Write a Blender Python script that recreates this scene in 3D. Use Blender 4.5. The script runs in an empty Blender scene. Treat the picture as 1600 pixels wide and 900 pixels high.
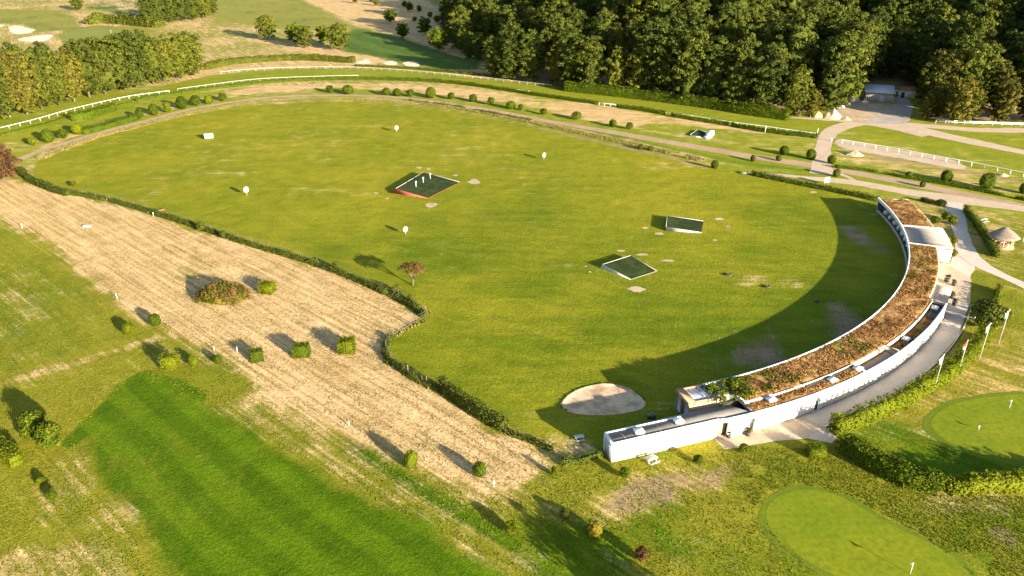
import bpy, bmesh, math, random
import numpy as np
from mathutils import Vector, Matrix
from mathutils.bvhtree import BVHTree

scene = bpy.context.scene
C = scene.collection
rng = np.random.default_rng(7)
random.seed(7)
R = math.radians

# ------------------------------------------------------------------ camera, sky, sun, exposure
CAM_H, PITCH, HFOV = 65.0, R(26.0), R(68.0)
cam_data = bpy.data.cameras.new('camera')
cam = bpy.data.objects.new('camera', cam_data)
C.objects.link(cam)
cam.location = (0, 0, CAM_H)
cam.rotation_euler = (R(90) - PITCH, 0, 0)
cam_data.sensor_fit = 'HORIZONTAL'
cam_data.angle = HFOV
cam_data.clip_start = 0.5
cam_data.clip_end = 9000
scene.camera = cam

SUN_AZ, SUN_EL = R(-47.0), R(13.5)
sun_dir = Vector((math.cos(SUN_AZ) * math.cos(SUN_EL), math.sin(SUN_AZ) * math.cos(SUN_EL), math.sin(SUN_EL)))
world = bpy.data.worlds.new('World')
scene.world = world
world.use_nodes = True
wn = world.node_tree
wn.nodes.clear()
sky = wn.nodes.new('ShaderNodeTexSky')
sky.sky_type = 'NISHITA'
sky.sun_disc = False
sky.sun_elevation = SUN_EL
sky.sun_rotation = math.atan2(sun_dir.x, sun_dir.y)
bg = wn.nodes.new('ShaderNodeBackground')
bg.inputs['Strength'].default_value = 0.068
wo = wn.nodes.new('ShaderNodeOutputWorld')
wn.links.new(sky.outputs[0], bg.inputs[0])
wn.links.new(bg.outputs[0], wo.inputs[0])
sun_data = bpy.data.lights.new('sun', 'SUN')
sun_data.energy = 5.0
sun_data.angle = R(0.55)
sun_data.color = (1.0, 0.86, 0.66)
sun = bpy.data.objects.new('sun', sun_data)
C.objects.link(sun)
sun.location = (200, -200, 150)
sun.rotation_euler = sun_dir.to_track_quat('Z', 'Y').to_euler()
scene.view_settings.view_transform = 'Standard'
scene.view_settings.look = 'None'
scene.view_settings.exposure = 2.25
scene.view_settings.gamma = 1.0

# ------------------------------------------------------------------ survey: photo pixel (1600x900) -> point on the ground
FPX = 800.0 / math.tan(HFOV / 2)
SP, CP = math.sin(PITCH), math.cos(PITCH)
def G(x, y, z=0.0):
    u, v = x - 800.0, y - 450.0
    dy, dz = FPX * CP - v * SP, FPX * SP + v * CP
    t = (CAM_H - z) / dz
    return (u * t, dy * t)
def GS(pts, z=0.0):
    return [G(x, y, z) for x, y in pts]
def mpp(x, y):                     # metres per photo pixel at a ground point
    g = G(x, y)
    return (g[1] * CP + CAM_H * SP) / FPX
def px_of(X, Y, Z):
    dz = Z - CAM_H
    fw = Y * CP - dz * SP
    return 800 + FPX * X / fw, 450 - FPX * (Y * SP + dz * CP) / fw

# ------------------------------------------------------------------ small helpers
def smooth(a, b, x):
    t = np.clip((x - a) / (b - a), 0, 1)
    return t * t * (3 - 2 * t)
def densify(pts, step, closed=False):
    out = []
    n = len(pts)
    for i in range(n if closed else n - 1):
        a, b = np.array(pts[i], float), np.array(pts[(i + 1) % n], float)
        k = max(1, int(np.hypot(*(b - a)[:2]) / step))
        for j in range(k):
            out.append(a + (b - a) * j / k)
    if not closed:
        out.append(np.array(pts[-1], float))
    return out
def catmull(pts, k=6, closed=False):
    P = [np.array(p, float) for p in pts]
    n = len(P)
    out = []
    for i in range(n if closed else n - 1):
        if closed:
            p0, p1, p2, p3 = P[(i - 1) % n], P[i], P[(i + 1) % n], P[(i + 2) % n]
        else:
            p0, p1, p2, p3 = P[max(i - 1, 0)], P[i], P[i + 1], P[min(i + 2, n - 1)]
        for j in range(k):
            t = j / k
            out.append(.5 * ((2 * p1) + (-p0 + p2) * t + (2 * p0 - 5 * p1 + 4 * p2 - p3) * t * t + (-p0 + 3 * p1 - 3 * p2 + p3) * t ** 3))
    if not closed:
        out.append(P[-1])
    return out
def vnoise(x, y, s, seed=0):       # cheap smooth value noise, vectorised, 0..1
    x, y = np.asarray(x, float) / s + seed * 17.3, np.asarray(y, float) / s + seed * 9.1
    xi, yi = np.floor(x), np.floor(y)
    fx, fy = x - xi, y - yi
    fx, fy = fx * fx * (3 - 2 * fx), fy * fy * (3 - 2 * fy)
    def h(a, b):
        v = np.sin(a * 127.1 + b * 311.7 + seed * 74.7) * 43758.5453
        return v - np.floor(v)
    return (h(xi, yi) * (1 - fx) + h(xi + 1, yi) * fx) * (1 - fy) + (h(xi, yi + 1) * (1 - fx) + h(xi + 1, yi + 1) * fx) * fy
def sdf(px, py, poly):             # signed distance to a polygon, negative inside (vectorised)
    P = np.array(poly, float)
    d = np.full(px.shape, 1e18)
    ins = np.zeros(px.shape, bool)
    for i in range(len(P)):
        a, b = P[i], P[(i + 1) % len(P)]
        e = b - a
        t = np.clip(((px - a[0]) * e[0] + (py - a[1]) * e[1]) / (e @ e + 1e-12), 0, 1)
        d = np.minimum(d, (px - a[0] - t * e[0]) ** 2 + (py - a[1] - t * e[1]) ** 2)
        cnd = (a[1] > py) != (b[1] > py)
        if abs(e[1]) > 1e-12:
            ins ^= cnd & (px < a[0] + (py - a[1]) * e[0] / e[1])
    return np.where(ins, -1, 1) * np.sqrt(d)

def tag(o, label=None, cat=None, group=None, kind=None):
    if label: o['label'] = label
    if cat: o['category'] = cat
    if group: o['group'] = group
    if kind: o['kind'] = kind
    return o
def thing(name, label, cat, loc=(0, 0, 0), rz=0.0, group=None):
    o = bpy.data.objects.new(name, None)
    o.empty_display_size = .3
    C.objects.link(o)
    o.location = loc
    o.rotation_euler = (0, 0, rz)
    return tag(o, label, cat, group)
def link(name, mesh, parent=None):
    o = bpy.data.objects.new(name, mesh)
    C.objects.link(o)
    if parent is not None:
        o.parent = parent
    return o

class MB:                          # collects boxes, prisms, tubes and leaf cards into one mesh
    def __init__(s):
        s.v, s.f, s.t, s.n = [], [], [], 0
    def add(s, verts, faces, tint=.5):
        verts = np.asarray(verts, float).reshape(-1, 3)
        s.v.append(verts)
        s.t.append(np.full(len(verts), tint) if np.isscalar(tint) else np.asarray(tint, float))
        for f in faces:
            s.f.append(tuple(int(i) + s.n for i in f))
        s.n += len(verts)
    def box(s, c, d, rz=0.0, tint=.5):
        x, y, z = d[0] / 2, d[1] / 2, d[2] / 2
        P = np.array([(-x, -y, -z), (x, -y, -z), (x, y, -z), (-x, y, -z), (-x, -y, z), (x, -y, z), (x, y, z), (-x, y, z)])
        cs, sn = math.cos(rz), math.sin(rz)
        P = np.c_[P[:, 0] * cs - P[:, 1] * sn, P[:, 0] * sn + P[:, 1] * cs, P[:, 2]] + np.array(c)
        s.add(P, [(0, 3, 2, 1), (4, 5, 6, 7), (0, 1, 5, 4), (1, 2, 6, 5), (2, 3, 7, 6), (3, 0, 4, 7)], tint)
    def prism(s, poly, z0, z1, tint=.5):
        n = len(poly)
        area = sum(poly[i][0] * poly[(i + 1) % n][1] - poly[(i + 1) % n][0] * poly[i][1] for i in range(n))
        if area < 0: poly = poly[::-1]
        zz0 = z0 if hasattr(z0, '__len__') else [z0] * n
        zz1 = z1 if hasattr(z1, '__len__') else [z1] * n
        if area < 0 and hasattr(z1, '__len__'): zz1 = list(zz1)[::-1]
        V = [(p[0], p[1], zz0[i]) for i, p in enumerate(poly)] + [(p[0], p[1], zz1[i]) for i, p in enumerate(poly)]
        F = [tuple(range(n))[::-1], tuple(range(n, 2 * n))] + [(i, (i + 1) % n, n + (i + 1) % n, n + i) for i in range(n)]
        s.add(V, F, tint)
    def tube(s, pts, rad, k=6, tint=.5, cap=True):
        pts = [Vector(p) for p in pts]
        n = len(pts)
        rads = rad if hasattr(rad, '__len__') else [rad] * n
        V, F = [], []
        for i, p in enumerate(pts):
            d = (pts[min(i + 1, n - 1)] - pts[max(i - 1, 0)]).normalized()
            a = d.cross(Vector((0, 0, 1)))
            if a.length < 1e-3: a = Vector((1, 0, 0))
            a.normalize()
            b = d.cross(a)
            for j in range(k):
                q = p + (a * math.cos(j * math.tau / k) + b * math.sin(j * math.tau / k)) * rads[i]
                V.append(q[:])
        for i in range(n - 1):
            for j in range(k):
                F.append((i * k + j, (i + 1) * k + j, (i + 1) * k + (j + 1) % k, i * k + (j + 1) % k))
        if cap:
            F += [tuple(range(k)), tuple(range((n - 1) * k, n * k))[::-1]]
        s.add(V, F, tint)
    def leaves(s, c, nrm, size, tint, asp=.6):
        n = len(c)
        nrm = nrm / (np.linalg.norm(nrm, axis=1, keepdims=True) + 1e-9)
        r = rng.normal(size=(n, 3))
        t1 = np.cross(nrm, r)
        t1 /= np.linalg.norm(t1, axis=1, keepdims=True) + 1e-9
        t2 = np.cross(nrm, t1)
        sz = np.asarray(size).reshape(-1, 1) * np.ones((n, 1))
        V = np.stack([c + t1 * sz, c + t2 * sz * asp, c - t1 * sz, c - t2 * sz * asp], 1).reshape(-1, 3)
        base = s.n + np.arange(n) * 4
        s.v.append(V)
        s.t.append(np.repeat(np.asarray(tint) * np.ones(n), 4))
        s.f.append(np.stack([base, base + 1, base + 2, base + 3], 1))
        s.n += 4 * n
    def tris(s, V, tint):          # V: (n,3,3)
        n = len(V)
        base = s.n + np.arange(n) * 3
        s.v.append(V.reshape(-1, 3))
        s.t.append(np.repeat(np.asarray(tint) * np.ones(n), 3))
        s.f.append(np.stack([base, base + 1, base + 2], 1))
        s.n += 3 * n
    def mesh(s, name, mat, shade=False):
        V = np.concatenate(s.v)
        sizes, idx = [], []
        for f in s.f:
            if isinstance(f, np.ndarray):
                sizes.append(np.full(len(f), f.shape[1])); idx.append(f.ravel())
            else:
                sizes.append(np.array([len(f)])); idx.append(np.array(f))
        sizes = np.concatenate(sizes); idx = np.concatenate(idx)
        me = bpy.data.meshes.new(name)
        me.vertices.add(len(V)); me.vertices.foreach_set('co', V.ravel().astype(np.float32))
        me.loops.add(len(idx)); me.loops.foreach_set('vertex_index', idx.astype(np.int32))
        me.polygons.add(len(sizes))
        me.polygons.foreach_set('loop_start', np.concatenate([[0], np.cumsum(sizes)[:-1]]).astype(np.int32))
        if shade: me.polygons.foreach_set('use_smooth', np.ones(len(sizes), bool))
        me.update(calc_edges=True)
        at = me.attributes.new('tint', 'FLOAT', 'POINT')
        at.data.foreach_set('value', np.concatenate(s.t).astype(np.float32))
        me.materials.append(mat)
        return me
    def build(s, name, mat, parent=None, shade=False):
        return link(name, s.mesh(name, mat, shade), parent)

# ------------------------------------------------------------------ materials
class NT:
    def __init__(s, name):
        s.m = bpy.data.materials.new(name)
        s.m.use_nodes = True
        s.t = s.m.node_tree
        s.t.nodes.clear()
        s.out = s.t.nodes.new('ShaderNodeOutputMaterial')
    def n(s, typ, **kw):
        nd = s.t.nodes.new(typ)
        for k, v in kw.items(): setattr(nd, k, v)
        return nd
    def put(s, sock, v):
        if v is None: return
        if hasattr(v, 'is_output') or isinstance(v, bpy.types.NodeSocket): s.t.links.new(v, sock)
        else: sock.default_value = v
    def math(s, op, a, b=None, c=None, clamp=False):
        nd = s.n('ShaderNodeMath', operation=op, use_clamp=clamp)
        s.put(nd.inputs[0], a); s.put(nd.inputs[1], b); s.put(nd.inputs[2], c)
        return nd.outputs[0]
    def mix(s, f, a, b, blend='MIX'):
        nd = s.n('ShaderNodeMix', data_type='RGBA', blend_type=blend)
        s.put(nd.inputs[0], f); s.put(nd.inputs[6], a); s.put(nd.inputs[7], b)
        return nd.outputs[2]
    def noise(s, vec, scale, detail=4, rough=.6, dist=0.0):
        nd = s.n('ShaderNodeTexNoise')
        s.put(nd.inputs['Vector'], vec)
        nd.inputs['Scale'].default_value = scale
        nd.inputs['Detail'].default_value = detail
        nd.inputs['Roughness'].default_value = rough
        nd.inputs['Distortion'].default_value = dist
        return nd.outputs[0]
    def map(s, vec, rot=0.0, sc=(1, 1, 1)):
        n0 = s.n('ShaderNodeMapping')          # turn first, then stretch
        s.put(n0.inputs[0], vec)
        n0.inputs['Rotation'].default_value = (0, 0, rot)
        nd = s.n('ShaderNodeMapping')
        s.t.links.new(n0.outputs[0], nd.inputs[0])
        nd.inputs['Scale'].default_value = sc
        return nd.outputs[0]
    def step(s, x, a, b):
        nd = s.n('ShaderNodeMapRange', interpolation_type='SMOOTHSTEP')
        s.put(nd.inputs[0], x); nd.inputs[1].default_value = a; nd.inputs[2].default_value = b
        return nd.outputs[0]
    def rng(s, x, a, b, c, d):
        nd = s.n('ShaderNodeMapRange')
        s.put(nd.inputs[0], x)
        for i, v in enumerate((a, b, c, d)): nd.inputs[i + 1].default_value = v
        return nd.outputs[0]
    def pos(s): return s.n('ShaderNodeNewGeometry').outputs['Position']
    def obj(s): return s.n('ShaderNodeTexCoord').outputs['Object']
    def bump(s, h, strength, dist):
        nd = s.n('ShaderNodeBump')
        nd.inputs['Strength'].default_value = strength
        nd.inputs['Distance'].default_value = dist
        s.put(nd.inputs['Height'], h)
        return nd.outputs[0]
    def bsdf(s, col, rough=.85, nrm=None, spec=.25, metal=0.0):
        nd = s.n('ShaderNodeBsdfPrincipled')
        s.put(nd.inputs['Base Color'], col); s.put(nd.inputs['Roughness'], rough)
        nd.inputs['Specular IOR Level'].default_value = spec
        nd.inputs['Metallic'].default_value = metal
        if nrm is not None: s.put(nd.inputs['Normal'], nrm)
        s.t.links.new(nd.outputs[0], s.out.inputs[0])
        return nd
def rgb(r, g, b): return (r, g, b, 1.0)

STRAW_A, STRAW_B = rgb(.535, .375, .190), rgb(.285, .195, .072)
def turf_material(name, ang, grass_a, grass_b, lush, streak_w=.6, fine=1.0, band_k=1.25, band_w=.3):
    t = NT(name)
    P = t.pos()
    at = t.n('ShaderNodeAttribute', attribute_name='mix')
    sep = t.n('ShaderNodeSeparateColor')
    t.put(sep.inputs[0], at.outputs['Color'])
    dry, lu, soil = sep.outputs
    n1 = t.noise(P, .035, 3, .55)
    n2 = t.noise(P, .22, 5, .62)
    n3 = t.noise(P, 1.7, 5, .7)
    n4 = t.noise(P, 6.0, 2, .6)
    st = t.noise(t.map(P, -ang, (.05, 1.15, 1)), 1.0, 4, .65, .25)
    st2 = t.noise(t.map(P, -ang, (.02, .22, 1)), 1.0, 3, .6, .2)
    def dev(x, w): return t.math('MULTIPLY', t.math('SUBTRACT', x, .5), w)
    d = t.math('ADD', dry, dev(n2, .75))
    d = t.math('ADD', d, dev(st, streak_w * 1.3))
    d = t.math('ADD', d, dev(n3, .55))
    d = t.math('ADD', d, dev(st2, streak_w * .8))
    n6 = t.noise(t.map(P, -ang + .5, (.12, .45, 1)), 1.0, 4, .65, .4)
    d = t.math('ADD', d, dev(n6, .35))
    dryf = t.step(d, .3, .78)
    l = t.math('ADD', lu, dev(n2, .6))
    l = t.math('ADD', l, dev(st2, .45))
    l = t.math('ADD', l, dev(n6, .7))
    l = t.math('ADD', l, dev(n3, .4))
    luf = t.step(l, .22, .8)
    g = t.mix(t.step(t.math('ADD', t.math('MULTIPLY', n1, .5), t.math('MULTIPLY', n3, .5)), .36, .64), grass_a, grass_b)
    g = t.mix(luf, g, lush)
    straw = t.mix(t.step(t.math('ADD', t.math('MULTIPLY', n3, .42), t.math('MULTIPLY', st, .58)), .36, .62), STRAW_B, STRAW_A)
    c = t.mix(dryf, g, straw)
    so = t.math('ADD', soil, t.math('ADD', dev(n2, .8), dev(n3, .8)))
    c = t.mix(t.step(so, .4, .75), c, rgb(.235, .165, .10))
    sx = t.n('ShaderNodeSeparateXYZ')
    t.put(sx.inputs[0], t.map(P, -ang, (1, 1, 1)))
    wv = t.math('SINE', t.math('ADD', t.math('MULTIPLY', sx.outputs[1], band_k), t.math('MULTIPLY', n1, 5.0)))
    bandf = t.math('MULTIPLY', t.step(wv, -.5, .5), t.math('MULTIPLY', luf, band_w))
    c = t.mix(1.0, c, t.mix(bandf, rgb(1, 1, 1), rgb(.62, .72, .6)), 'MULTIPLY')
    c = t.mix(1.0, c, t.mix(t.rng(n2, .3, .7, 0, 1), rgb(.80, .84, .80), rgb(1.2, 1.16, 1.2)), 'MULTIPLY')
    n5 = t.noise(P, 2.6, 4, .75)
    c = t.mix(1.0, c, t.mix(t.rng(n5, .32, .68, 0, 1), rgb(.74, .76, .74), rgb(1.26, 1.24, 1.26)), 'MULTIPLY')
    c = t.mix(1.0, c, t.mix(t.rng(n4, .3, .7, 0, 1), rgb(.55, .56, .55), rgb(1.42, 1.4, 1.42)), 'MULTIPLY')
    c = t.mix(1.0, c, t.mix(t.rng(st, .25, .75, 0, 1), rgb(.88, .9, .88), rgb(1.12, 1.1, 1.12)), 'MULTIPLY')
    h = t.math('ADD', t.math('MULTIPLY', n3, .30), t.math('ADD', t.math('MULTIPLY', n4, .10), t.math('MULTIPLY', n2, .75)))
    t.bsdf(c, .9, t.bump(h, .55 * fine, .6), spec=.04)
    return t.m
M = {}
M['turf_range'] = turf_material('turf_range', R(2), rgb(.208, .194, .013), rgb(.138, .158, .008), rgb(.088, .124, .005), .24, .9)
M['turf_field'] = turf_material('turf_field', R(-42), rgb(.205, .182, .018), rgb(.135, .148, .010), rgb(.070, .122, .003), .5, 1.0, 1.05, .75)
M['turf_track'] = turf_material('turf_track', R(-8), rgb(.20, .205, .018), rgb(.148, .178, .012), rgb(.09, .14, .008), .4, .7)
M['turf_far'] = turf_material('turf_far', R(-58), rgb(.22, .20, .045), rgb(.17, .18, .028), rgb(.072, .118, .020), .5, .6, .35, .6)

def ground_cover(name, a, b, scale=.8, bump=.4, rough=.95):
    t = NT(name)
    P = t.pos()
    n = t.noise(P, scale, 6, .68)
    n0 = t.noise(P, scale * .15, 3, .6)
    f = t.math('ADD', t.math('MULTIPLY', n, .6), t.math('MULTIPLY', n0, .4))
    c = t.mix(t.step(f, .38, .62), a, b)
    fine = t.noise(P, scale * 8, 2, .6)
    c = t.mix(1.0, c, t.mix(t.rng(fine, .3, .7, 0, 1), rgb(.78, .78, .78), rgb(1.2, 1.2, 1.2)), 'MULTIPLY')
    t.bsdf(c, rough, t.bump(n, bump, .12), spec=.15)
    return t.m
M['gravel_path'] = ground_cover('gravel_path', rgb(.44, .345, .25), rgb(.36, .28, .20), 1.2, .35)
M['dirt_track'] = ground_cover('dirt_track', rgb(.36, .255, .165), rgb(.27, .19, .115), .8, .4)
M['asphalt_path'] = ground_cover('asphalt_path', rgb(.42, .365, .31), rgb(.48, .415, .35), 1.2, .25)
M['yard_gravel'] = ground_cover('yard_gravel', rgb(.26, .23, .21), rgb(.36, .31, .26), .5, .4)
M['sand'] = ground_cover('sand', rgb(.50, .375, .245), rgb(.40, .285, .175), .9, .5)
M['pale_sand'] = ground_cover('pale_sand', rgb(.62, .52, .40), rgb(.52, .42, .31), .9, .3)
M['bare_earth'] = ground_cover('bare_earth', rgb(.46, .36, .25), rgb(.27, .2, .11), 2.0, .5)
M['green_turf'] = ground_cover('green_turf', rgb(.148, .172, .004), rgb(.108, .150, .003), .18, .12)
M['fringe_turf'] = ground_cover('fringe_turf', rgb(.080, .118, .005), rgb(.110, .142, .006), .5, .35)
M['far_green'] = ground_cover('far_green', rgb(.17, .18, .03), rgb(.13, .16, .025), .1, .1)
M['artificial_turf'] = ground_cover('artificial_turf', rgb(.008, .018, .004), rgb(.026, .040, .007), .55, .2)
M['red_surface'] = ground_cover('red_surface', rgb(.42, .085, .06), rgb(.34, .07, .05), 1.0, .1)
M['roof_gravel'] = ground_cover('roof_gravel', rgb(.15, .14, .13), rgb(.185, .175, .16), 1.4, .25)
M['concrete'] = ground_cover('concrete', rgb(.36, .31, .26), rgb(.29, .25, .21), .7, .15)
M['pale_concrete'] = ground_cover('pale_concrete', rgb(.5, .46, .41), rgb(.40, .36, .31), .9, .15)
M['deck_concrete'] = ground_cover('deck_concrete', rgb(.27, .245, .22), rgb(.21, .19, .17), .8, .15)
M['rubble'] = ground_cover('rubble', rgb(.40, .33, .25), rgb(.24, .2, .155), 1.0, .8)

def paint(name, col, rough=.6, dirt=.12, spec=.3, metal=0.0, scale=.7):
    t = NT(name)
    P = t.obj()
    n = t.noise(P, scale, 6, .65)
    st = t.noise(t.map(P, 0, (2.2, 2.2, .25)), 1.5, 4, .6)
    k = t.math('MULTIPLY', t.step(t.math('ADD', t.math('MULTIPLY', n, .5), t.math('MULTIPLY', st, .5)), .42, .7), dirt)
    d = tuple(x * .55 for x in col[:2]) + (col[2] * .45, 1.0)
    t.bsdf(t.mix(k, col, d), rough, t.bump(n, .1, .02), spec=spec, metal=metal)
    return t.m
M['white_paint'] = paint('white_paint', rgb(.74, .73, .70), .6, .45)
M['white_plastic'] = paint('white_plastic', rgb(.82, .82, .82), .35, .1)
M['grey_white'] = paint('grey_white', rgb(.46, .46, .44), .6, .3)  # greyer white; on the target walls the grey stands in for shade
M['dark_paint'] = paint('dark_paint', rgb(.035, .035, .035), .5, .2)
M['grey_panel'] = paint('grey_panel', rgb(.33, .34, .37), .55, .25)
M['wood'] = paint('wood', rgb(.30, .20, .115), .75, .6)
M['pale_wood'] = paint('pale_wood', rgb(.42, .30, .19), .7, .5)
M['grey_wood'] = paint('grey_wood', rgb(.33, .30, .27), .8, .6)
M['rust'] = paint('rust', rgb(.30, .12, .05), .7, .6)
M['metal_roof'] = paint('metal_roof', rgb(.46, .48, .54), .5, .4)
M['yellow_paint'] = paint('yellow_paint', rgb(.65, .5, .05), .5, .2)
M['red_cloth'] = paint('red_cloth', rgb(.5, .06, .04), .8, .1)
M['white_cloth'] = paint('white_cloth', rgb(.78, .77, .75), .85, .08)
M['bark'] = paint('bark', rgb(.13, .095, .065), .9, .6)
M['pale_bark'] = paint('pale_bark', rgb(.34, .27, .18), .85, .6)
M['thatch'] = ground_cover('thatch', rgb(.22, .185, .15), rgb(.13, .11, .085), 2.2, .8)
def sand_mat():
    t = NT('raked_sand'); P = t.pos()
    n = t.noise(P, .35, 4, .6); f = t.noise(P, 3.0, 5, .7)
    rk = t.noise(t.map(P, R(20), (.25, 3.0, 1)), 1.6, 3, .6)
    c = t.mix(t.step(f, .35, .65), rgb(.43, .325, .215), rgb(.56, .43, .285))
    c = t.mix(t.math('MULTIPLY', t.step(t.math('ADD', n, t.math('MULTIPLY', t.math('SUBTRACT', rk, .5), .5)), .44, .60), .7), c, rgb(.24, .155, .09))
    t.bsdf(c, .95, t.bump(t.math('ADD', rk, t.math('MULTIPLY', f, .6)), .6, .15), spec=.1)
    return t.m
M['raked_sand'] = sand_mat()
def glass_mat():
    t = NT('roof_glass')
    n = t.noise(t.obj(), .8, 4, .6)
    b = t.bsdf(t.mix(t.step(n, .4, .6), rgb(.22, .25, .30), rgb(.34, .36, .38)), .12, None, spec=.6)
    return t.m
M['roof_glass'] = glass_mat()

def foliage(name, dark, mid, bright, trans=.16, nscale=.5):
    t = NT(name)
    at = t.n('ShaderNodeAttribute', attribute_name='tint')
    oi = t.n('ShaderNodeObjectInfo')
    n = t.noise(t.pos(), nscale, 3, .6)
    f = t.math('ADD', t.math('MULTIPLY', at.outputs['Fac'], .55), t.math('ADD', t.math('MULTIPLY', oi.outputs['Random'], .22), t.math('MULTIPLY', n, .30)))
    c = t.mix(t.step(f, .15, .52), dark, mid)
    c = t.mix(t.step(f, .50, .95), c, bright)
    p = t.n('ShaderNodeBsdfPrincipled')
    t.put(p.inputs['Base Color'], c)
    p.inputs['Roughness'].default_value = .6
    p.inputs['Specular IOR Level'].default_value = .05
    tr = t.n('ShaderNodeBsdfTranslucent')
    t.put(tr.inputs[0], c)
    mx = t.n('ShaderNodeMixShader')
    mx.inputs[0].default_value = trans
    t.t.links.new(p.outputs[0], mx.inputs[1]); t.t.links.new(tr.outputs[0], mx.inputs[2])
    t.t.links.new(mx.outputs[0], t.out.inputs[0])
    return t.m
M['leaf_deep'] = foliage('leaf_deep', rgb(.017, .026, .006), rgb(.053, .070, .010), rgb(.145, .145, .018))
M['leaf_olive'] = foliage('leaf_olive', rgb(.018, .027, .006), rgb(.060, .073, .009), rgb(.158, .152, .018))
M['leaf_gold'] = foliage('leaf_gold', rgb(.022, .026, .006), rgb(.078, .076, .011), rgb(.175, .148, .020))
M['leaf_rust'] = foliage('leaf_rust', rgb(.032, .020, .010), rgb(.078, .044, .018), rgb(.135, .078, .028))
M['leaf_hedge'] = foliage('leaf_hedge', rgb(.015, .027, .004), rgb(.056, .084, .005), rgb(.140, .155, .008), .2)
M['leaf_lime'] = foliage('leaf_lime', rgb(.035, .048, .003), rgb(.095, .118, .005), rgb(.165, .175, .008), .22)
M['leaf_yellow'] = foliage('leaf_yellow', rgb(.09, .08, .01), rgb(.16, .135, .012), rgb(.22, .165, .02), .2)
M['leaf_tuft'] = foliage('leaf_tuft', rgb(.09, .10, .010), rgb(.20, .165, .05), rgb(.42, .30, .15), .3, .15)
M['leaf_grass'] = foliage('leaf_grass', rgb(.062, .094, .005), rgb(.120, .140, .009), rgb(.23, .195, .04), .3, .12)
M['leaf_sedum'] = foliage('leaf_sedum', rgb(.105, .050, .018), rgb(.27, .140, .045), rgb(.42, .27, .11), .2, .35)
M['leaf_mound'] = foliage('leaf_mound', rgb(.035, .05, .008), rgb(.12, .10, .02), rgb(.20, .075, .04), .2, 1.2)
def sedum_ground():
    t = NT('sedum_ground')
    P = t.pos()
    n = t.noise(P, 1.1, 6, .74)
    n0 = t.noise(P, .2, 4, .65)
    c = t.mix(t.step(n, .36, .64), rgb(.13, .058, .020), rgb(.43, .25, .092))
    c = t.mix(t.step(t.math('ADD', t.math('MULTIPLY', n0, .7), t.math('MULTIPLY', n, .3)), .50, .68), c, rgb(.22, .20, .03))
    t.bsdf(c, .95, t.bump(n, .7, .25), spec=.1)
    return t.m
M['sedum_ground'] = sedum_ground()

# ------------------------------------------------------------------ outlines of the place (photo pixels -> ground)
LAWN = GS([(52, 270), (60, 252), (90, 237), (150, 217), (230, 197), (300, 180), (400, 165), (480, 160), (560, 160), (680, 168), (780, 185), (900, 213),
           (1000, 235), (1100, 258), (1180, 278), (1300, 298), (1376, 316), (1392, 350), (1412, 390), (1408, 430), (1385, 480), (1330, 525), (1255, 565),
           (1170, 592), (1095, 615), (1060, 650), (940, 690), (885, 697), (850, 685), (790, 655), (700, 605), (640, 580), (610, 557), (611, 533), (650, 511), (680, 498),
           (640, 470), (560, 434), (480, 404), (380, 374), (280, 341), (180, 311), (100, 294), (62, 278)])
MEADOW = GS([(-60, 270), (0, 276), (60, 292), (160, 320), (280, 352), (380, 384), (470, 410), (560, 442), (620, 470), (662, 497), (608, 522), (598, 545), (605, 572),
             (680, 622), (770, 674), (850, 700), (868, 712), (845, 742), (805, 766), (745, 762), (660, 726), (560, 684), (470, 645), (412, 612), (388, 578), (335, 548),
             (262, 525), (190, 482), (128, 425), (66, 372), (0, 330), (-60, 300)])
FAIRWAY = GS([(205, 588), (240, 592), (330, 645), (460, 715), (580, 785), (700, 845), (830, 910), (900, 960), (330, 960), (255, 880), (195, 790), (150, 735), (118, 680)])
UPPER_FIELD = GS([(-80, 330), (0, 345), (60, 385), (120, 435), (185, 490), (240, 520), (120, 555), (0, 588), (-80, 605)])
TRACK = GS([(-200, 248), (0, 208), (60, 193), (130, 174), (200, 156), (265, 146), (340, 135), (430, 125), (520, 121), (600, 122), (700, 127), (800, 140), (930, 160), (1040, 178),
            (1150, 196), (1280, 214), (1290, 208), (1330, 203), (1450, 222), (1600, 248), (1800, 285), (1800, 250), (1600, 230), (1450, 207), (1380, 192), (1260, 186), (1230, 186), (1100, 163), (1000, 151), (870, 137),
            (760, 124), (700, 117), (620, 111), (540, 107), (450, 108), (390, 111), (330, 118), (265, 132), (180, 156), (90, 178), (0, 196), (-200, 236)])
WOOD = [(-62, 711), (-48, 520)] + GS([(768, 100), (790, 117), (870, 134), (960, 144), (1080, 158), (1150, 169), (1235, 178), (1285, 172), (1312, 145), (1345, 128), (1425, 124),
            (1450, 150), (1432, 182), (1470, 189), (1600, 190), (1750, 196), (2000, 215)]) + [(520, 300), (900, 420), (900, 1400), (200, 1400), (-62, 1000)]
INFIELD = GS([(60, 236), (130, 212), (220, 183), (300, 163), (400, 146), (520, 137), (640, 142), (800, 160), (920, 188), (1010, 205), (1090, 216), (1180, 230), (1280, 243), (1278, 216), (1150, 199),
              (1040, 181), (930, 164), (800, 146), (700, 135), (600, 131), (500, 131), (400, 137), (300, 155), (200, 180), (130, 200), (60, 226)])

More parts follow.
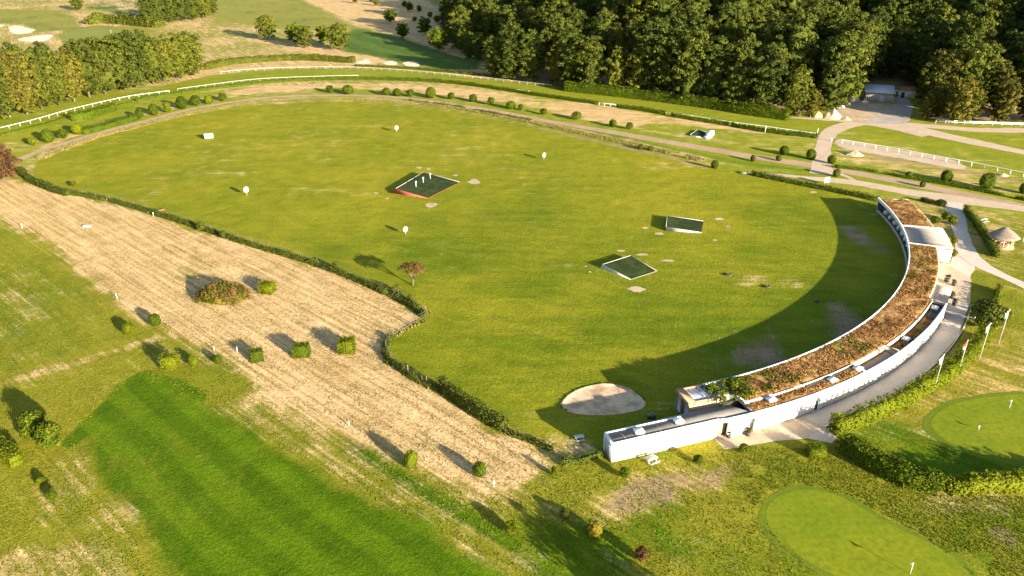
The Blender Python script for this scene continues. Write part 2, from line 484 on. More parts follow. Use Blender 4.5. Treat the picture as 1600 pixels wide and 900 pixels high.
# ------------------------------------------------------------------ ground: one sheet, partitioned by use
def hill(x, y):
    d = -sdf(x, y, WOOD)
    return np.where(d > 0, .24 * np.maximum(d - 6, 0) * smooth(0, 30, d), 0).clip(0, 75)
def paint_mix(x, y, far=False):
    mix = np.zeros((len(x), 4), np.float32)
    nz = vnoise(x, y, 9, 1) - .5
    nz2 = vnoise(x, y, 26, 2) - .5
    nz3 = vnoise(x, y, 3.2, 3) - .5
    dry = .33 + .4 * nz2 + .2 * nz
    lush = .28 + .3 * nz2 + .2 * nz
    soil = np.zeros(len(x))
    def blend(a, poly, val, feather=2.0, wob=2.0):
        d = sdf(x, y, poly) + wob * (nz + nz3)
        w = 1 - smooth(-feather, feather, d)
        return a * (1 - w) + (val if np.isscalar(val) else val) * w
    def blob(a, px, py, rxm, rym, val, rot=0.0):
        c = G(px, py)
        dx, dy = x - c[0], y - c[1]
        cs, sn = math.cos(rot), math.sin(rot)
        u, v = (dx * cs + dy * sn) / rxm, (-dx * sn + dy * cs) / rym
        w = 1 - smooth(.5, 1.3, np.hypot(u, v) + .5 * nz + .35 * nz3)
        return a * (1 - w) + val * w
    def stroke(a, pts, half, val, wob=.5):
        P = GS(pts)
        d = np.full(len(x), 1e9)
        for i in range(len(P) - 1):
            p, q = np.array(P[i]), np.array(P[i + 1])
            e = q - p
            t = np.clip(((x - p[0]) * e[0] + (y - p[1]) * e[1]) / (e @ e), 0, 1)
            d = np.minimum(d, np.hypot(x - p[0] - t * e[0], y - p[1] - t * e[1]))
        w = 1 - smooth(half * .5, half * 1.4, d + wob * half * (nz + nz3))
        return a * (1 - w) + val * w
    # far golf hills upper left
    farw = smooth(300, 360, y)
    dry = dry * (1 - farw) + farw * (.52 + .5 * nz2)
    dry = blend(dry, GS([(-100, 20), (0, 15), (60, 16), (115, 25), (120, 45), (60, 50), (40, 38), (0, 36), (-100, 40)]), .02, 6)
    dry = blend(dry, GS([(90, 56), (110, 45), (150, 40), (215, 44), (245, 50), (220, 58), (190, 66), (130, 68), (100, 64)]), .0, 4)
    dry = blend(dry, GS([(340, 0), (345, 28), (400, 40), (470, 48), (560, 45), (545, 40), (470, 0), (440, -20), (340, -20)]), .05, 6)
    dry = blend(dry, GS([(455, -10), (500, 10), (560, 38), (640, 62), (700, 84), (760, 98), (770, 90), (745, 60), (700, 20), (640, -10)]), .95, 5)
    lush = blend(lush, GS([(555, 44), (620, 58), (680, 78), (740, 98), (745, 108), (690, 107), (640, 100), (590, 88), (540, 80), (540, 60)]), .95, 5)
    dry = blend(dry, GS([(555, 44), (620, 58), (680, 78), (740, 98), (745, 108), (690, 107), (640, 100), (590, 88), (540, 80), (540, 60)]), .0, 5)
    lush = blend(lush, GS([(135, 12), (160, 0), (225, -5), (225, 20), (200, 22)]), .9, 5)
    dry = stroke(dry, [(400, 62), (480, 75), (560, 90), (580, 97)], 5, 1.0)
    # racetrack and infield
    dry = blend(dry, TRACK, .12 + .15 * nz, 1.5, .5)
    lush = blend(lush, TRACK, .28, 1.5, .5)
    dry = blend(dry, INFIELD, .72 + .45 * nz2, 2.0, 3)
    dry = blend(dry, GS([(1010, 190), (1100, 198), (1275, 216), (1270, 243), (1180, 229), (1090, 214), (1000, 203)]), .34, 3, 3)
    dry = blend(dry, GS([(1310, 225), (1600, 275), (1800, 310), (1800, 345), (1600, 305), (1500, 283), (1310, 250)]), .55 + .5 * nz2, 3, 2)
    soil = blend(soil, GS([(1310, 228), (1420, 247), (1600, 280), (1800, 315), (1800, 330), (1600, 292), (1420, 258), (1310, 238)]), .6, 4, 3)
    # range lawn
    lawn_d = sdf(x, y, LAWN)
    lw = 1 - smooth(-.5, .5, lawn_d)
    ydist = smooth(110, 260, y - .15 * x)
    dry = dry * (1 - lw) + lw * (.10 + .12 * ydist + .2 * nz2 + .12 * nz)
    lush = lush * (1 - lw) + lw * (.46 - .42 * ydist + .45 * nz2 + .35 * nz)
    edge = lw * smooth(-3.0, -.4, lawn_d) * (x < 60)
    lush = lush * (1 - .0 * edge); dry = dry - .25 * edge
    # dust and wear in front of the tees, inside the arc
    rr = np.hypot(x - ARC[0], y - ARC[1])
    th = np.degrees(np.arctan2(y - ARC[1], x - ARC[0]))
    band = smooth(80, 86, rr + 6 * nz) * (1 - smooth(90, 93, rr)) * ((th > -66) & (th < -10))
    soil = np.maximum(soil, lw * band * (.31 + .9 * nz))
    dry = np.maximum(dry, lw * smooth(86, 92, rr) * (1 - smooth(92.8, 93.2, rr)) * .35)
    for bx, by, rx, ry, v in [(1075, 258, 16, 5, .42), (360, 270, 9, 4, .36), (1210, 440, 10, 4, .4), (900, 420, 12, 4, .3), (1150, 520, 8, 3, .3), (520, 300, 16, 5, .32), (780, 240, 18, 5, .3)]:
        dry = blob(dry, bx, by, rx, ry, v)
    # tall-grass margin between dirt track and lawn
    dry = stroke(dry, [(60, 247), (150, 213), (300, 176), (400, 160), (480, 155), (560, 155), (680, 162), (780, 177), (900, 203), (1000, 225), (1100, 248)], 2.6, .5)
    soil = stroke(soil, [(560, 160), (680, 169), (780, 186), (900, 214), (1000, 236), (1090, 257)], 1.1, .85)
    lush = stroke(lush, [(780, 174), (900, 200), (1000, 222), (1160, 255), (1270, 268)], 2.2, .6)
    # fields at left
    dry = blend(dry, UPPER_FIELD, .34 + .35 * nz2, 3)
    lush = blend(lush, UPPER_FIELD, .50 + .4 * nz2, 3)
    dry = blend(dry, MEADOW, .90 + .3 * nz2 + .3 * nz, 2.6, 3.0)
    lush = blend(lush, MEADOW, .1, 1.4, 1.5)
    dry = stroke(dry, [(-40, 610), (0, 598), (120, 566), (250, 528)], 1.6, .5)
    dry = blob(dry, 300, 600, 9, 6, .15); lush = blob(lush, 300, 600, 8, 5, .3)
    lush = blend(lush, FAIRWAY, .72 + .5 * nz2 + .25 * nz, 1.7, 2.0)
    dry = blend(dry, FAIRWAY, .0 + .22 * nz2 + .1 * nz, 1.7, 2.0)
    lush = stroke(lush, [(212, 592), (170, 632), (132, 672), (112, 690)], 1.3, 1.0)  # dark edge bands: rough grass, plus the tee slope's shade put in as colour
    dry = stroke(dry, [(212, 592), (170, 632), (132, 672), (112, 690)], 1.3, -.3)
    lush = stroke(lush, [(225, 585), (270, 600), (310, 622)], 1.2, 1.0); dry = stroke(dry, [(225, 585), (270, 600), (310, 622)], 1.2, -.3)
    lush = stroke(lush, [(560, 700), (640, 752), (720, 800), (800, 850)], .9, 1.0)
    dry = blob(dry, 190, 800, 5, 2.2, .62, R(-50)); soil = blob(soil, 190, 790, 4, 1.5, .45, R(-50))
    lowleft = GS([(-80, 720), (30, 700), (100, 700), (190, 790), (250, 905), (-80, 905)])
    dry = blend(dry, lowleft, .24 + .35 * nz2 + .3 * nz, 3, 2)
    soil = blend(soil, lowleft, .20 + .35 * nz2 + .3 * nz, 3, 2)
    dry = blob(dry, 20, 890, 4, 3, .7)
    dry = blob(dry, 90, 880, 5, 3, .5)
    # lower right roughs
    soil = blob(soil, 1010, 770, 9, 2.6, .62, R(28)); soil = blob(soil, 1120, 745, 7, 2.2, .55, R(28))
    dry = blob(dry, 1010, 770, 10, 3.4, .5, R(28)); dry = blob(dry, 1120, 745, 10, 3, .42, R(28))
    lush = blob(lush, 1090, 830, 9, 6, .62); lush = blob(lush, 900, 860, 8, 6, .7)
    lush = blob(lush, 1000, 705, 5, 2.4, .42)
    lush = blend(lush, GS([(1130, 760), (1200, 712), (1330, 710), (1420, 765), (1640, 780), (1640, 920), (1100, 920), (1060, 820)]), .55 + .5 * nz2 + .3 * nz, 3, 2)
    dry = blend(dry, GS([(1150, 770), (1200, 722), (1330, 715), (1420, 770), (1640, 785), (1640, 920), (1160, 920)]), .2 + .35 * nz2 + .25 * nz, 3, 2)
    soil = blob(soil, 1565, 835, 3.2, 2.4, .62)
    dry = blob(dry, 1500, 790, 8, 3, .5)
    lush = blob(lush, 1500, 720, 11, 3.5, .8); lush = blob(lush, 1420, 680, 9, 3, .6)
    dry = blob(dry, 1540, 590, 12, 5, .42); lush = blob(lush, 1540, 590, 12, 5, .1)
    dry = blob(dry, 870, 700, 6, 3, .55)
    # soil under the wood
    wd = -sdf(x, y, WOOD)
    soil = np.maximum(soil, smooth(-1, 4, wd))
    mix[:, 0], mix[:, 1], mix[:, 2], mix[:, 3] = np.clip(dry, 0, 1.3), np.clip(lush, 0, 1.2), np.clip(soil, 0, 1), 1
    return mix

ARC = (-3.15, 181.5)               # centre of the tee arc
def P2(r, deg): return (ARC[0] + r * math.cos(R(deg)), ARC[1] + r * math.sin(R(deg)))

def grid(xs, ys, base):
    X, Y = np.meshgrid(xs, ys)
    x, y = X.ravel(), Y.ravel()
    z = hill(x, y) if ys[-1] > 250 else np.zeros(len(x))
    mix = paint_mix(x, y)
    nx = len(xs)
    i, j = np.meshgrid(np.arange(nx - 1), np.arange(len(ys) - 1))
    a = (j * nx + i).ravel()
    Q = np.stack([a, a + 1, a + 1 + nx, a + nx], 1)
    cx, cy = (x[Q[:, 0]] + x[Q[:, 2]]) / 2, (y[Q[:, 0]] + y[Q[:, 2]]) / 2
    cls = np.full(len(Q), base, dtype=object)
    cls[:] = base
    def put(poly, nm):
        m = sdf(cx, cy, poly) < 0
        cls[m] = nm
    for poly, nm in CLASSES: put(poly, nm)
    return x, y, z, mix, Q, cls
CLASSES = [(TRACK, 'racetrack_turf'), (UPPER_FIELD, 'grass_field'), (MEADOW, 'dry_meadow'), (FAIRWAY, 'fairway'), (LAWN, 'driving_range_lawn'), (WOOD, 'wooded_hill')]
MATS = {'ground': 'turf_field', 'golf_course_grass': 'turf_far', 'racetrack_turf': 'turf_track', 'grass_field': 'turf_field', 'dry_meadow': 'turf_field', 'fairway': 'turf_field',
        'driving_range_lawn': 'turf_range', 'wooded_hill': 'turf_far', 'trackside_grass': 'turf_track'}
acc = {}
def collect(g):
    x, y, z, mix, Q, cls = g
    for nm in set(cls):
        q = Q[cls == nm]
        u, inv = np.unique(q, return_inverse=True)
        acc.setdefault(nm, []).append((np.c_[x[u], y[u], z[u]], mix[u], inv.reshape(q.shape)))
def split_base(g):                 # the rest of the ground: near rough, trackside grass, far golf course
    x, y, z, mix, Q, cls = g
    cy = y[Q[:, 0]]; cx = x[Q[:, 0]]
    far = (cls == 'ground') & (cy > 330)
    trk = (cls == 'ground') & (cy <= 330) & (sdf(cx, cy, TRACKSIDE) < 0)
    cls[far] = 'golf_course_grass'; cls[trk] = 'trackside_grass'
    return g
TRACKSIDE = GS([(-300, 265), (0, 262), (60, 262), (400, 168), (560, 163), (780, 190), (1100, 262), (1300, 302), (1380, 312), (1480, 320), (1600, 345), (2000, 420)]) + [(600, 331), (-500, 331)]
collect(split_base(grid(np.arange(-210, 210.1, .75), np.arange(36, 261.1, .75), 'ground')))
collect(split_base(grid(np.arange(-600, 600.1, 3.0), np.arange(261, 801.1, 3.0), 'ground')))
for xs, ys in [(np.array([-6000., -3000, -1200, -600]), np.linspace(36, 801, 20)), (np.array([600., 1200, 3000, 6000]), np.linspace(36, 801, 20)),
               (np.linspace(-6000, 6000, 40), np.array([801., 1000, 1500, 2500, 4000, 7000])), (np.linspace(-6000, 6000, 40), np.array([-4000., -1500, -500, -100, 36])),
               (np.array([-600., -400, -210]), np.linspace(36, 261, 20)), (np.array([210., 400, 600]), np.linspace(36, 261, 20))]:
    collect(split_base(grid(xs, ys, 'ground')))
for nm, parts in acc.items():
    V = np.concatenate([p[0] for p in parts]); Mx = np.concatenate([p[1] for p in parts])
    off = np.cumsum([0] + [len(p[0]) for p in parts[:-1]])
    Q = np.concatenate([p[2] + o for p, o in zip(parts, off)])
    me = bpy.data.meshes.new(nm)
    me.vertices.add(len(V)); me.vertices.foreach_set('co', V.ravel().astype(np.float32))
    me.loops.add(Q.size); me.loops.foreach_set('vertex_index', Q.ravel().astype(np.int32))
    me.polygons.add(len(Q)); me.polygons.foreach_set('loop_start', (np.arange(len(Q)) * 4).astype(np.int32))
    me.polygons.foreach_set('use_smooth', np.ones(len(Q), bool))
    me.update(calc_edges=True)
    ca = me.attributes.new('mix', 'FLOAT_COLOR', 'POINT')
    ca.data.foreach_set('color', Mx.ravel())
    me.materials.append(M[MATS[nm]])
    tag(link(nm, me), kind='structure')

# ------------------------------------------------------------------ sheets laid on the ground
def sheet(name, poly, mat, z, jit=.2, step=.8, kind='structure', smooth_k=5):
    pts = catmull(poly, smooth_k, True) if smooth_k else poly
    pts = densify(pts, step, True)
    A = np.array(pts)
    nrm = np.roll(A, -1, 0) - np.roll(A, 1, 0)
    nrm = np.c_[nrm[:, 1], -nrm[:, 0]] / (np.hypot(nrm[:, 0], nrm[:, 1])[:, None] + 1e-9)
    k = (vnoise(A[:, 0], A[:, 1], 2.2, 5) - .5) * 2 * jit + (vnoise(A[:, 0], A[:, 1], .7, 6) - .5) * jit
    A = A + nrm * k[:, None]
    n = len(A)
    area = np.sum(A[:, 0] * np.roll(A[:, 1], -1) - np.roll(A[:, 0], -1) * A[:, 1])
    if area < 0: A = A[::-1]
    b = MB()
    b.add(np.c_[A, np.full(n, z)], [tuple(range(n))])
    return tag(b.build(name, M[mat]), kind=kind)
def band(name, pts_px, half, mat, z, jit=.25, world_pts=None, seed=5):
    c = catmull(world_pts if world_pts is not None else GS(pts_px), 8)
    c = np.array(densify(c, 1.0))
    h = np.interp(np.linspace(0, 1, len(c)), np.linspace(0, 1, len(half)), half) if hasattr(half, '__len__') else np.full(len(c), half)
    d = np.gradient(c, axis=0)
    nrm = np.c_[-d[:, 1], d[:, 0]] / (np.hypot(d[:, 0], d[:, 1])[:, None] + 1e-9)
    l = c + nrm * (h + jit * 2 * (vnoise(c[:, 0], c[:, 1], 2.5, seed) - .5))[:, None]
    r = c - nrm * (h + jit * 2 * (vnoise(c[:, 0], c[:, 1], 2.5, seed + 1) - .5))[:, None]
    n = len(c)
    b = MB()
    b.add(np.r_[np.c_[l, np.full(n, z)], np.c_[r, np.full(n, z)]], [(i, n + i, n + i + 1, i + 1) for i in range(n - 1)])
    return tag(b.build(name, M[mat]), kind='structure')

band('dirt_track', [(-60, 275), (20, 252), (60, 237), (130, 215), (220, 191), (300, 170), (400, 154), (480, 149), (560, 149), (640, 154), (760, 171), (850, 188), (1000, 214), (1160, 242), (1290, 262), (1450, 292), (1600, 324), (1750, 362)],
     [1.3, 1.3, 1.3, 1.4, 1.5, 1.7, 2.3, 2.6, 2.4, 2.4], 'dirt_track', .012)
band('access_road', [(1450, 212), (1400, 200), (1345, 192), (1300, 205), (1287, 228), (1284, 250), (1283, 272)], [3.2, 3.4, 3.0, 2.2, 2.6, 3.0], 'gravel_path', .020)
band('access_road', [(1230, 183), (1290, 187), (1350, 190), (1420, 200), (1480, 213), (1560, 230), (1700, 258)], [1.0, 2.0, 4.2, 3.6, 2.6, 2.4], 'gravel_path', .024)
band('access_road', [(1390, 192), (1450, 197), (1530, 203), (1620, 205), (1750, 212)], [3.0, 3.0, 2.6, 2.6], 'gravel_path', .028)
band('footpath', [(1160, 270), (1210, 273), (1280, 280), (1340, 286), (1400, 297), (1470, 308), (1540, 318), (1620, 330), (1750, 352)], [.9, .9, 2.0, 2.4, 2.6, 3.4, 2.4, 2.0, 2.0], 'gravel_path', .032)
band('footpath', [(1296, 266), (1320, 275), (1350, 288), (1390, 296)], [1.2, .8, .8, 1.0], 'gravel_path', .036)
band('footpath', [(1488, 316), (1495, 340), (1502, 365), (1512, 395), (1530, 412), (1560, 428), (1600, 446), (1660, 474)], [2.6, 1.7, 1.6, 2.0, 1.9, 1.3, 1.2, 1.2], 'asphalt_path', .040)
plaza = [P2(98.2, -21.5), P2(101.5, -21.3)] + GS([(1492, 388), (1514, 396), (1524, 420), (1516, 432)]) + [P2(104.6, -31), P2(104.7, -40), P2(104.7, -48), P2(104.7, -56), P2(104.7, -63)] + \
        GS([(1292, 668), (1308, 680), (1300, 693), (1262, 685), (1215, 689), (1180, 694), (1150, 700), (1132, 702), (1112, 683), (1122, 680), (1170, 672)]) + \
        [P2(101.0, -64), P2(101.1, -56), P2(101.1, -46), P2(101.1, -38), P2(100.9, -33), P2(98.2, -31.5)]
sheet('paved_path', plaza, 'asphalt_path', .016, .05, 1.0, smooth_k=0)
sheet('terrace_paving', [P2(98.3, -21.6), P2(101.4, -21.6), P2(104.8, -25), P2(104.6, -31.5), P2(101.3, -32.4), P2(98.3, -31.5)], 'gravel_path', .024, .05, 1.0, smooth_k=0)
sheet('forecourt_paving', GS([(1116, 684), (1150, 677), (1200, 664), (1250, 650), (1290, 668), (1262, 684), (1215, 688), (1180, 693), (1152, 699), (1133, 701)]), 'gravel_path', .026, .12, 1.0, smooth_k=0)
sheet('gravel_yard', GS([(1300, 170), (1320, 158), (1350, 154), (1410, 152), (1425, 166), (1418, 190), (1380, 194), (1330, 190), (1295, 186)]), 'yard_gravel', .034, .5)
sheet('sand_patch', GS([(1310, 218), (1400, 233), (1480, 248), (1510, 262), (1490, 263), (1400, 246), (1320, 232)]), 'gravel_path', .02, .5)
sheet('sand_patch', GS([(1500, 203), (1540, 200), (1600, 201), (1600, 207), (1530, 206)]), 'gravel_path', .02, .4)
# greens and bunkers
green_a = GS([(1196, 800), (1212, 778), (1250, 766), (1292, 769), (1335, 787), (1380, 814), (1440, 843), (1490, 870), (1515, 905), (1480, 925), (1380, 925), (1300, 897), (1245, 866), (1208, 834)])
green_b = GS([(1455, 665), (1466, 645), (1500, 628), (1550, 620), (1605, 618), (1660, 640), (1665, 690), (1610, 716), (1545, 712), (1485, 692)])
def grow(poly, d):
    A = np.array(poly); c = A.mean(0)
    return [tuple(p + (p - c) / np.hypot(*(p - c)) * d) for p in A]
for g_ in (green_a, green_b):
    sheet('green_fringe', grow(g_, 1.0), 'fringe_turf', .010, .4)
    sheet('putting_green', g_, 'green_turf', .020, .06)
sheet('putting_green', GS([(97, 56), (110, 48), (150, 43), (195, 46), (213, 52), (190, 60), (140, 65), (105, 62)]), 'far_green', .03, .4, 2.0)
for p_ in [[(14, 42), (28, 40), (45, 44), (55, 47), (40, 53), (20, 52)], [(27, 62), (50, 57), (80, 54), (76, 62), (52, 66)], [(153, 66), (165, 62), (203, 63), (182, 68)], [(-10, 39), (6, 39), (4, 42), (-10, 43)],
           [(556, 99), (572, 93), (580, 98), (570, 101)], [(600, 99), (612, 95), (622, 100), (612, 102)], [(628, 99), (645, 96), (657, 103), (642, 104)]]:
    sheet('sand_bunker', GS(p_), 'pale_sand', .04, .5, 2.0)
def big_bunker():
    pts = catmull(GS([(880, 630), (893, 616), (915, 606), (945, 601), (975, 606), (998, 620), (1004, 632), (990, 641), (950, 647), (910, 646), (886, 640)]), 6, True)
    A = np.array(pts); c = A.mean(0)
    b = MB(); n = len(A)
    rings = [(1.07, .02), (1.03, .16), (1.0, .14), (.93, .05), (.75, .04), (.45, .055), (.15, .05)]
    V = np.concatenate([np.c_[c + (A - c) * s, np.full(n, z)] for s, z in rings])
    V[:, 2] += .05 * (vnoise(V[:, 0], V[:, 1], 1.3, 8) - .5) * (np.repeat([0, .6, .8, 1, 1, 1, 1], n))
    F = [(k * n + i, k * n + (i + 1) % n, (k + 1) * n + (i + 1) % n, (k + 1) * n + i) for k in range(6) for i in range(n)]
    F.append(tuple(range(6 * n, 7 * n)))
    b.add(V, F)
    return tag(b.build('sand_bunker', M['raked_sand'], shade=True), kind='structure')
big_bunker()
for i, (x, y, w, h) in enumerate([(740, 284, 20, 9), (674, 321, 20, 8), (655, 262, 11, 3), (670, 264, 9, 4), (712, 274, 9, 2.5), (588, 302, 9, 4), (605, 310, 6, 3), (995, 452, 30, 9), (1030, 365, 14, 4), (1008, 356, 12, 3),
              (1124, 342, 15, 4), (1138, 354, 8, 3), (1117, 375, 8, 3), (970, 392, 13, 3), (1002, 398, 20, 4), (1043, 407, 24, 4), (915, 416, 6, 3), (922, 425, 6, 3), (1270, 300, 12, 3)]):
    a = np.linspace(0, math.tau, 11)[:-1]
    rad = rng.uniform(.65, 1.1, 10)
    sheet('bare_patch', GS([(x + math.cos(t) * w / 2 * r_, y + math.sin(t) * h / 2 * r_) for t, r_ in zip(a, rad)]), 'bare_earth', .014, .15, .5)
# kerb along the outer edge of the curved path
def ann(b, r0, r1, t0, t1, z0, z1, step=1.5, tint=.5):
    n = max(1, int(abs(t1 - t0) / step + .999))
    ts = [t0 + (t1 - t0) * i / n for i in range(n + 1)]
    V = []
    for t in ts:
        for r, z in ((r0, z0), (r1, z0), (r1, z1), (r0, z1)):
            V.append((*P2(r, t), z))
    F = []
    for i in range(n):
        a, c = i * 4, i * 4 + 4
        for k in range(4):
            F.append((a + k, a + (k + 1) % 4, c + (k + 1) % 4, c + k) if t1 > t0 else (a + k, c + k, c + (k + 1) % 4, a + (k + 1) % 4))
    F += [(0, 3, 2, 1), (4 * n, 4 * n + 1, 4 * n + 2, 4 * n + 3)]
    b.add(V, F, tint)
b = MB(); ann(b, 104.7, 104.9, -32, -63, -.05, .11)
tag(b.build('kerb', M['pale_concrete']), kind='structure')

# ------------------------------------------------------------------ driving range building
bld = thing('driving_range_building', 'long curved driving range building with white outer wall and brown planted roof', 'building', (*P2(97, -40), 0))
bx0, by0 = P2(97, -40)
def bpart(name, mb, mat, parent=None, shade=False):
    o = mb.build(name, M[mat], parent if parent is not None else bld, shade)
    o.matrix_parent_inverse = Matrix.Translation((-bx0, -by0, 0)) if parent is None else Matrix.Identity(4)
    return o
ZR = 3.35
b = MB()                            # roof slab
ann(b, 93.0, 99.7, -3.3, -14.4, 2.75, ZR)
ann(b, 93.0, 98.3, -21.1, -37.1, 2.75, ZR)
ann(b, 93.0, 98.9, -37.1, -50.4, 2.75, ZR)
ann(b, 93.0, 98.9, -50.4, -55.8, 2.75, ZR)
ann(b, 93.0, 99.0, -55.8, -68.6, 2.75, ZR)
ann(b, 93.0, 96.8, -68.6, -70.4, 2.75, ZR - .05)
bpart('roof_slab', b, 'pale_concrete')
b = MB(); ann(b, 92.80, 93.0, -3.0, -70.4, 2.7, ZR + .16, 1.0); bpart('roof_edge', b, 'white_paint')
b = MB()                            # planted surface with uneven relief
def plant_sheet(b, r0, r1, t0, t1, z, amp=.14):
    nr, nt = max(3, int((r1 - r0) / .45)), max(3, int(abs(t1 - t0) * 1.7 / .45))
    V, F = [], []
    for i in range(nt + 1):
        for j in range(nr + 1):
            q = P2(r0 + (r1 - r0) * j / nr, t0 + (t1 - t0) * i / nt)
            ed = 0 if i in (0, nt) or j in (0, nr) else 1
            V.append((*q, z + ed * amp * (float(vnoise(q[0], q[1], 1.1, 4)) + .5 * float(vnoise(q[0], q[1], .5, 9)))))
    for i in range(nt):
        for j in range(nr):
            a = i * (nr + 1) + j
            F.append((a, a + nr + 1, a + nr + 2, a + 1))
    b.add(V, F)
plant_sheet(b, 93.1, 99.6, -3.5, -14.2, ZR + .012)
plant_sheet(b, 93.1, 98.2, -21.3, -37.0, ZR + .012)
plant_sheet(b, 93.1, 98.7, -37.0, -68.4, ZR + .012)
bpart('roof_planting', b, 'sedum_ground', shade=True)
b = MB()
LOW = 2.45
ann(b, 98.96, 101.0, -37.2, -50.4, LOW - .3, LOW); ann(b, 99.05, 101.0, -55.9, -68.7, 2.75, ZR - .25)
bpart('lower_roof', b, 'roof_gravel')
b = MB()
plant_sheet(b, 99.1, 100.9, -40.5, -50.2, LOW + .012, .16); plant_sheet(b, 99.15, 100.9, -56.2, -68.5, ZR - .25 + .012, .16)
bpart('roof_planting', b, 'sedum_ground', shade=True)
# roof tufts
def roof_tufts():
    b = MB()
    spec = [(93.2, 99.5, -3.6, -14.2, ZR, 4200, .35), (93.2, 98.1, -21.4, -37.0, ZR, 5200, .45), (93.2, 98.6, -37.0, -68.3, ZR, 11000, .38),
            (99.1, 100.8, -40.5, -50.2, LOW, 1100, .2), (99.1, 100.8, -56.2, -68.4, ZR - .25, 1500, .4)]
    for r0, r1, t0, t1, z, n, tb in spec:
        r = np.sqrt(rng.uniform(r0 ** 2, r1 ** 2, n)); t = np.radians(rng.uniform(t1, t0, n))
        x, y = ARC[0] + r * np.cos(t), ARC[1] + r * np.sin(t)
        dens = vnoise(x, y, 1.6, 12)
        k = dens > .3
        c = np.c_[x, y, z + .1 + .2 * rng.random(n) * dens][k]
        nr = rng.normal(size=(len(c), 3)); nr[:, 2] = np.abs(nr[:, 2]) * .6
        b.leaves(c, nr, rng.uniform(.06, .20, len(c)), np.clip(tb + .75 * (vnoise(c[:, 0], c[:, 1], 3.0, 13) - .5) + rng.normal(0, .22, len(c)), 0, 1), .5)
    o = bpart('roof_grass', b, 'leaf_sedum')
    o['kind'] = 'stuff'
    b = MB()                       # greener clumps
    n = 5200
    t = np.radians(rng.choice([-24, -27, -30, -33, -34, -52, -54, -62, -65, -66.5, -67.5], n) + rng.normal(0, 1.0, n)); r = rng.uniform(93.6, 98.0, n)
    x, y = ARC[0] + r * np.cos(t), ARC[1] + r * np.sin(t)
    k = vnoise(x, y, 1.8, 21) > .5
    c = np.c_[x, y, ZR + .12 + .15 * rng.random(n)][k]
    nr = rng.normal(size=(len(c), 3)); nr[:, 2] = np.abs(nr[:, 2])
    b.leaves(c, nr, rng.uniform(.08, .2, len(c)), rng.uniform(.2, .8, len(c)))
    o = bpart('roof_grass', b, 'leaf_hedge'); o['kind'] = 'stuff'
roof_tufts()
# outer white wall with openings
def th_of(x, y, z=0): 
    g = G(x, y, z); return math.degrees(math.atan2(g[1] - ARC[1], g[0] - ARC[0]))
WT = 3.2
doors = sorted([(th_of(1273, 641), .55, 2.3), (th_of(1450, 533), .5, 2.2), (th_of(1166, 668), .5, 2.2)], reverse=True)
b = MB()
cur = -37.1
for td, hw, hh in doors:
    ann(b, 100.95, 101.25, cur, td + hw / 101 * 57.3, 0, WT if cur > -50 else WT)
    ann(b, 100.95, 101.25, td + hw / 101 * 57.3, td - hw / 101 * 57.3, hh, WT)
    cur = td - hw / 101 * 57.3
ann(b, 100.95, 101.25, cur, -70.95, 0, WT)
bpart('outer_wall', b, 'white_paint')
for td, hw, hh in doors:
    b = MB(); ann(b, 100.98, 101.03, td + hw / 101 * 57.3 - .01, td - hw / 101 * 57.3 + .01, 0.02, hh - .01); 
    d = bpart('door', b, 'dark_paint')
    b = MB(); ann(b, 101.03, 101.30, td + hw / 101 * 57.3 + .05, td + hw / 101 * 57.3 - .03, 0.02, hh + .06); ann(b, 101.03, 101.30, td - hw / 101 * 57.3 + .03, td - hw / 101 * 57.3 - .05, 0.02, hh + .06)
    fr = bpart('door_frame', b, 'white_plastic')
b = MB()                           # tan plinth line at the wall's foot
ann(b, 101.25, 101.30, -37.2, doors[0][0] + .4, 0, .12); ann(b, 101.25, 101.30, doors[0][0] - .4, doors[1][0] + .4, 0, .12); ann(b, 101.25, 101.3, doors[1][0] - .4, doors[2][0] + .4, 0, .12)
bpart('plinth', b, 'concrete')
# light wells: pale upstand walls on the roof with shadow gaps
b = MB(); ann(b, 98.84, 98.94, -37.3, -50.4, LOW - .1, ZR + .08); ann(b, 98.94, 100.95, -50.25, -50.4, LOW - .1, ZR + .05); bpart('roof_upstand', b, 'concrete')
b = MB(); ann(b, 98.84, 98.96, -56.0, -62.4, ZR - .2, ZR + .16); bpart('roof_upstand', b, 'pale_concrete')
b = MB(); ann(b, 98.84, 98.94, -63.3, -65.6, ZR - .2, ZR + .12); bpart('roof_upstand', b, 'concrete')
b = MB(); ann(b, 98.98, 99.4, -56.2, -62.2, ZR - .30, ZR - .02); bpart('shadow_gap', b, 'dark_paint')  # solid dark-coloured strip standing in for the shade inside the roof slot
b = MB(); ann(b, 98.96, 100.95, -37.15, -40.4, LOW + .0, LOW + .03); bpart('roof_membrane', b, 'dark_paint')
# terrace recess with timber wall
b = MB(); ann(b, 98.91, 98.97, -50.6, -55.7, .9, ZR - .02); bpart('timber_wall', b, 'pale_wood')
b = MB(); ann(b, 98.97, 100.9, -50.5, -55.8, 2.3, 2.45); bpart('recess_floor', b, 'concrete')
b = MB(); ann(b, 98.95, 100.95, -55.75, -55.95, .5, ZR - .1); bpart('recess_wall', b, 'white_paint')
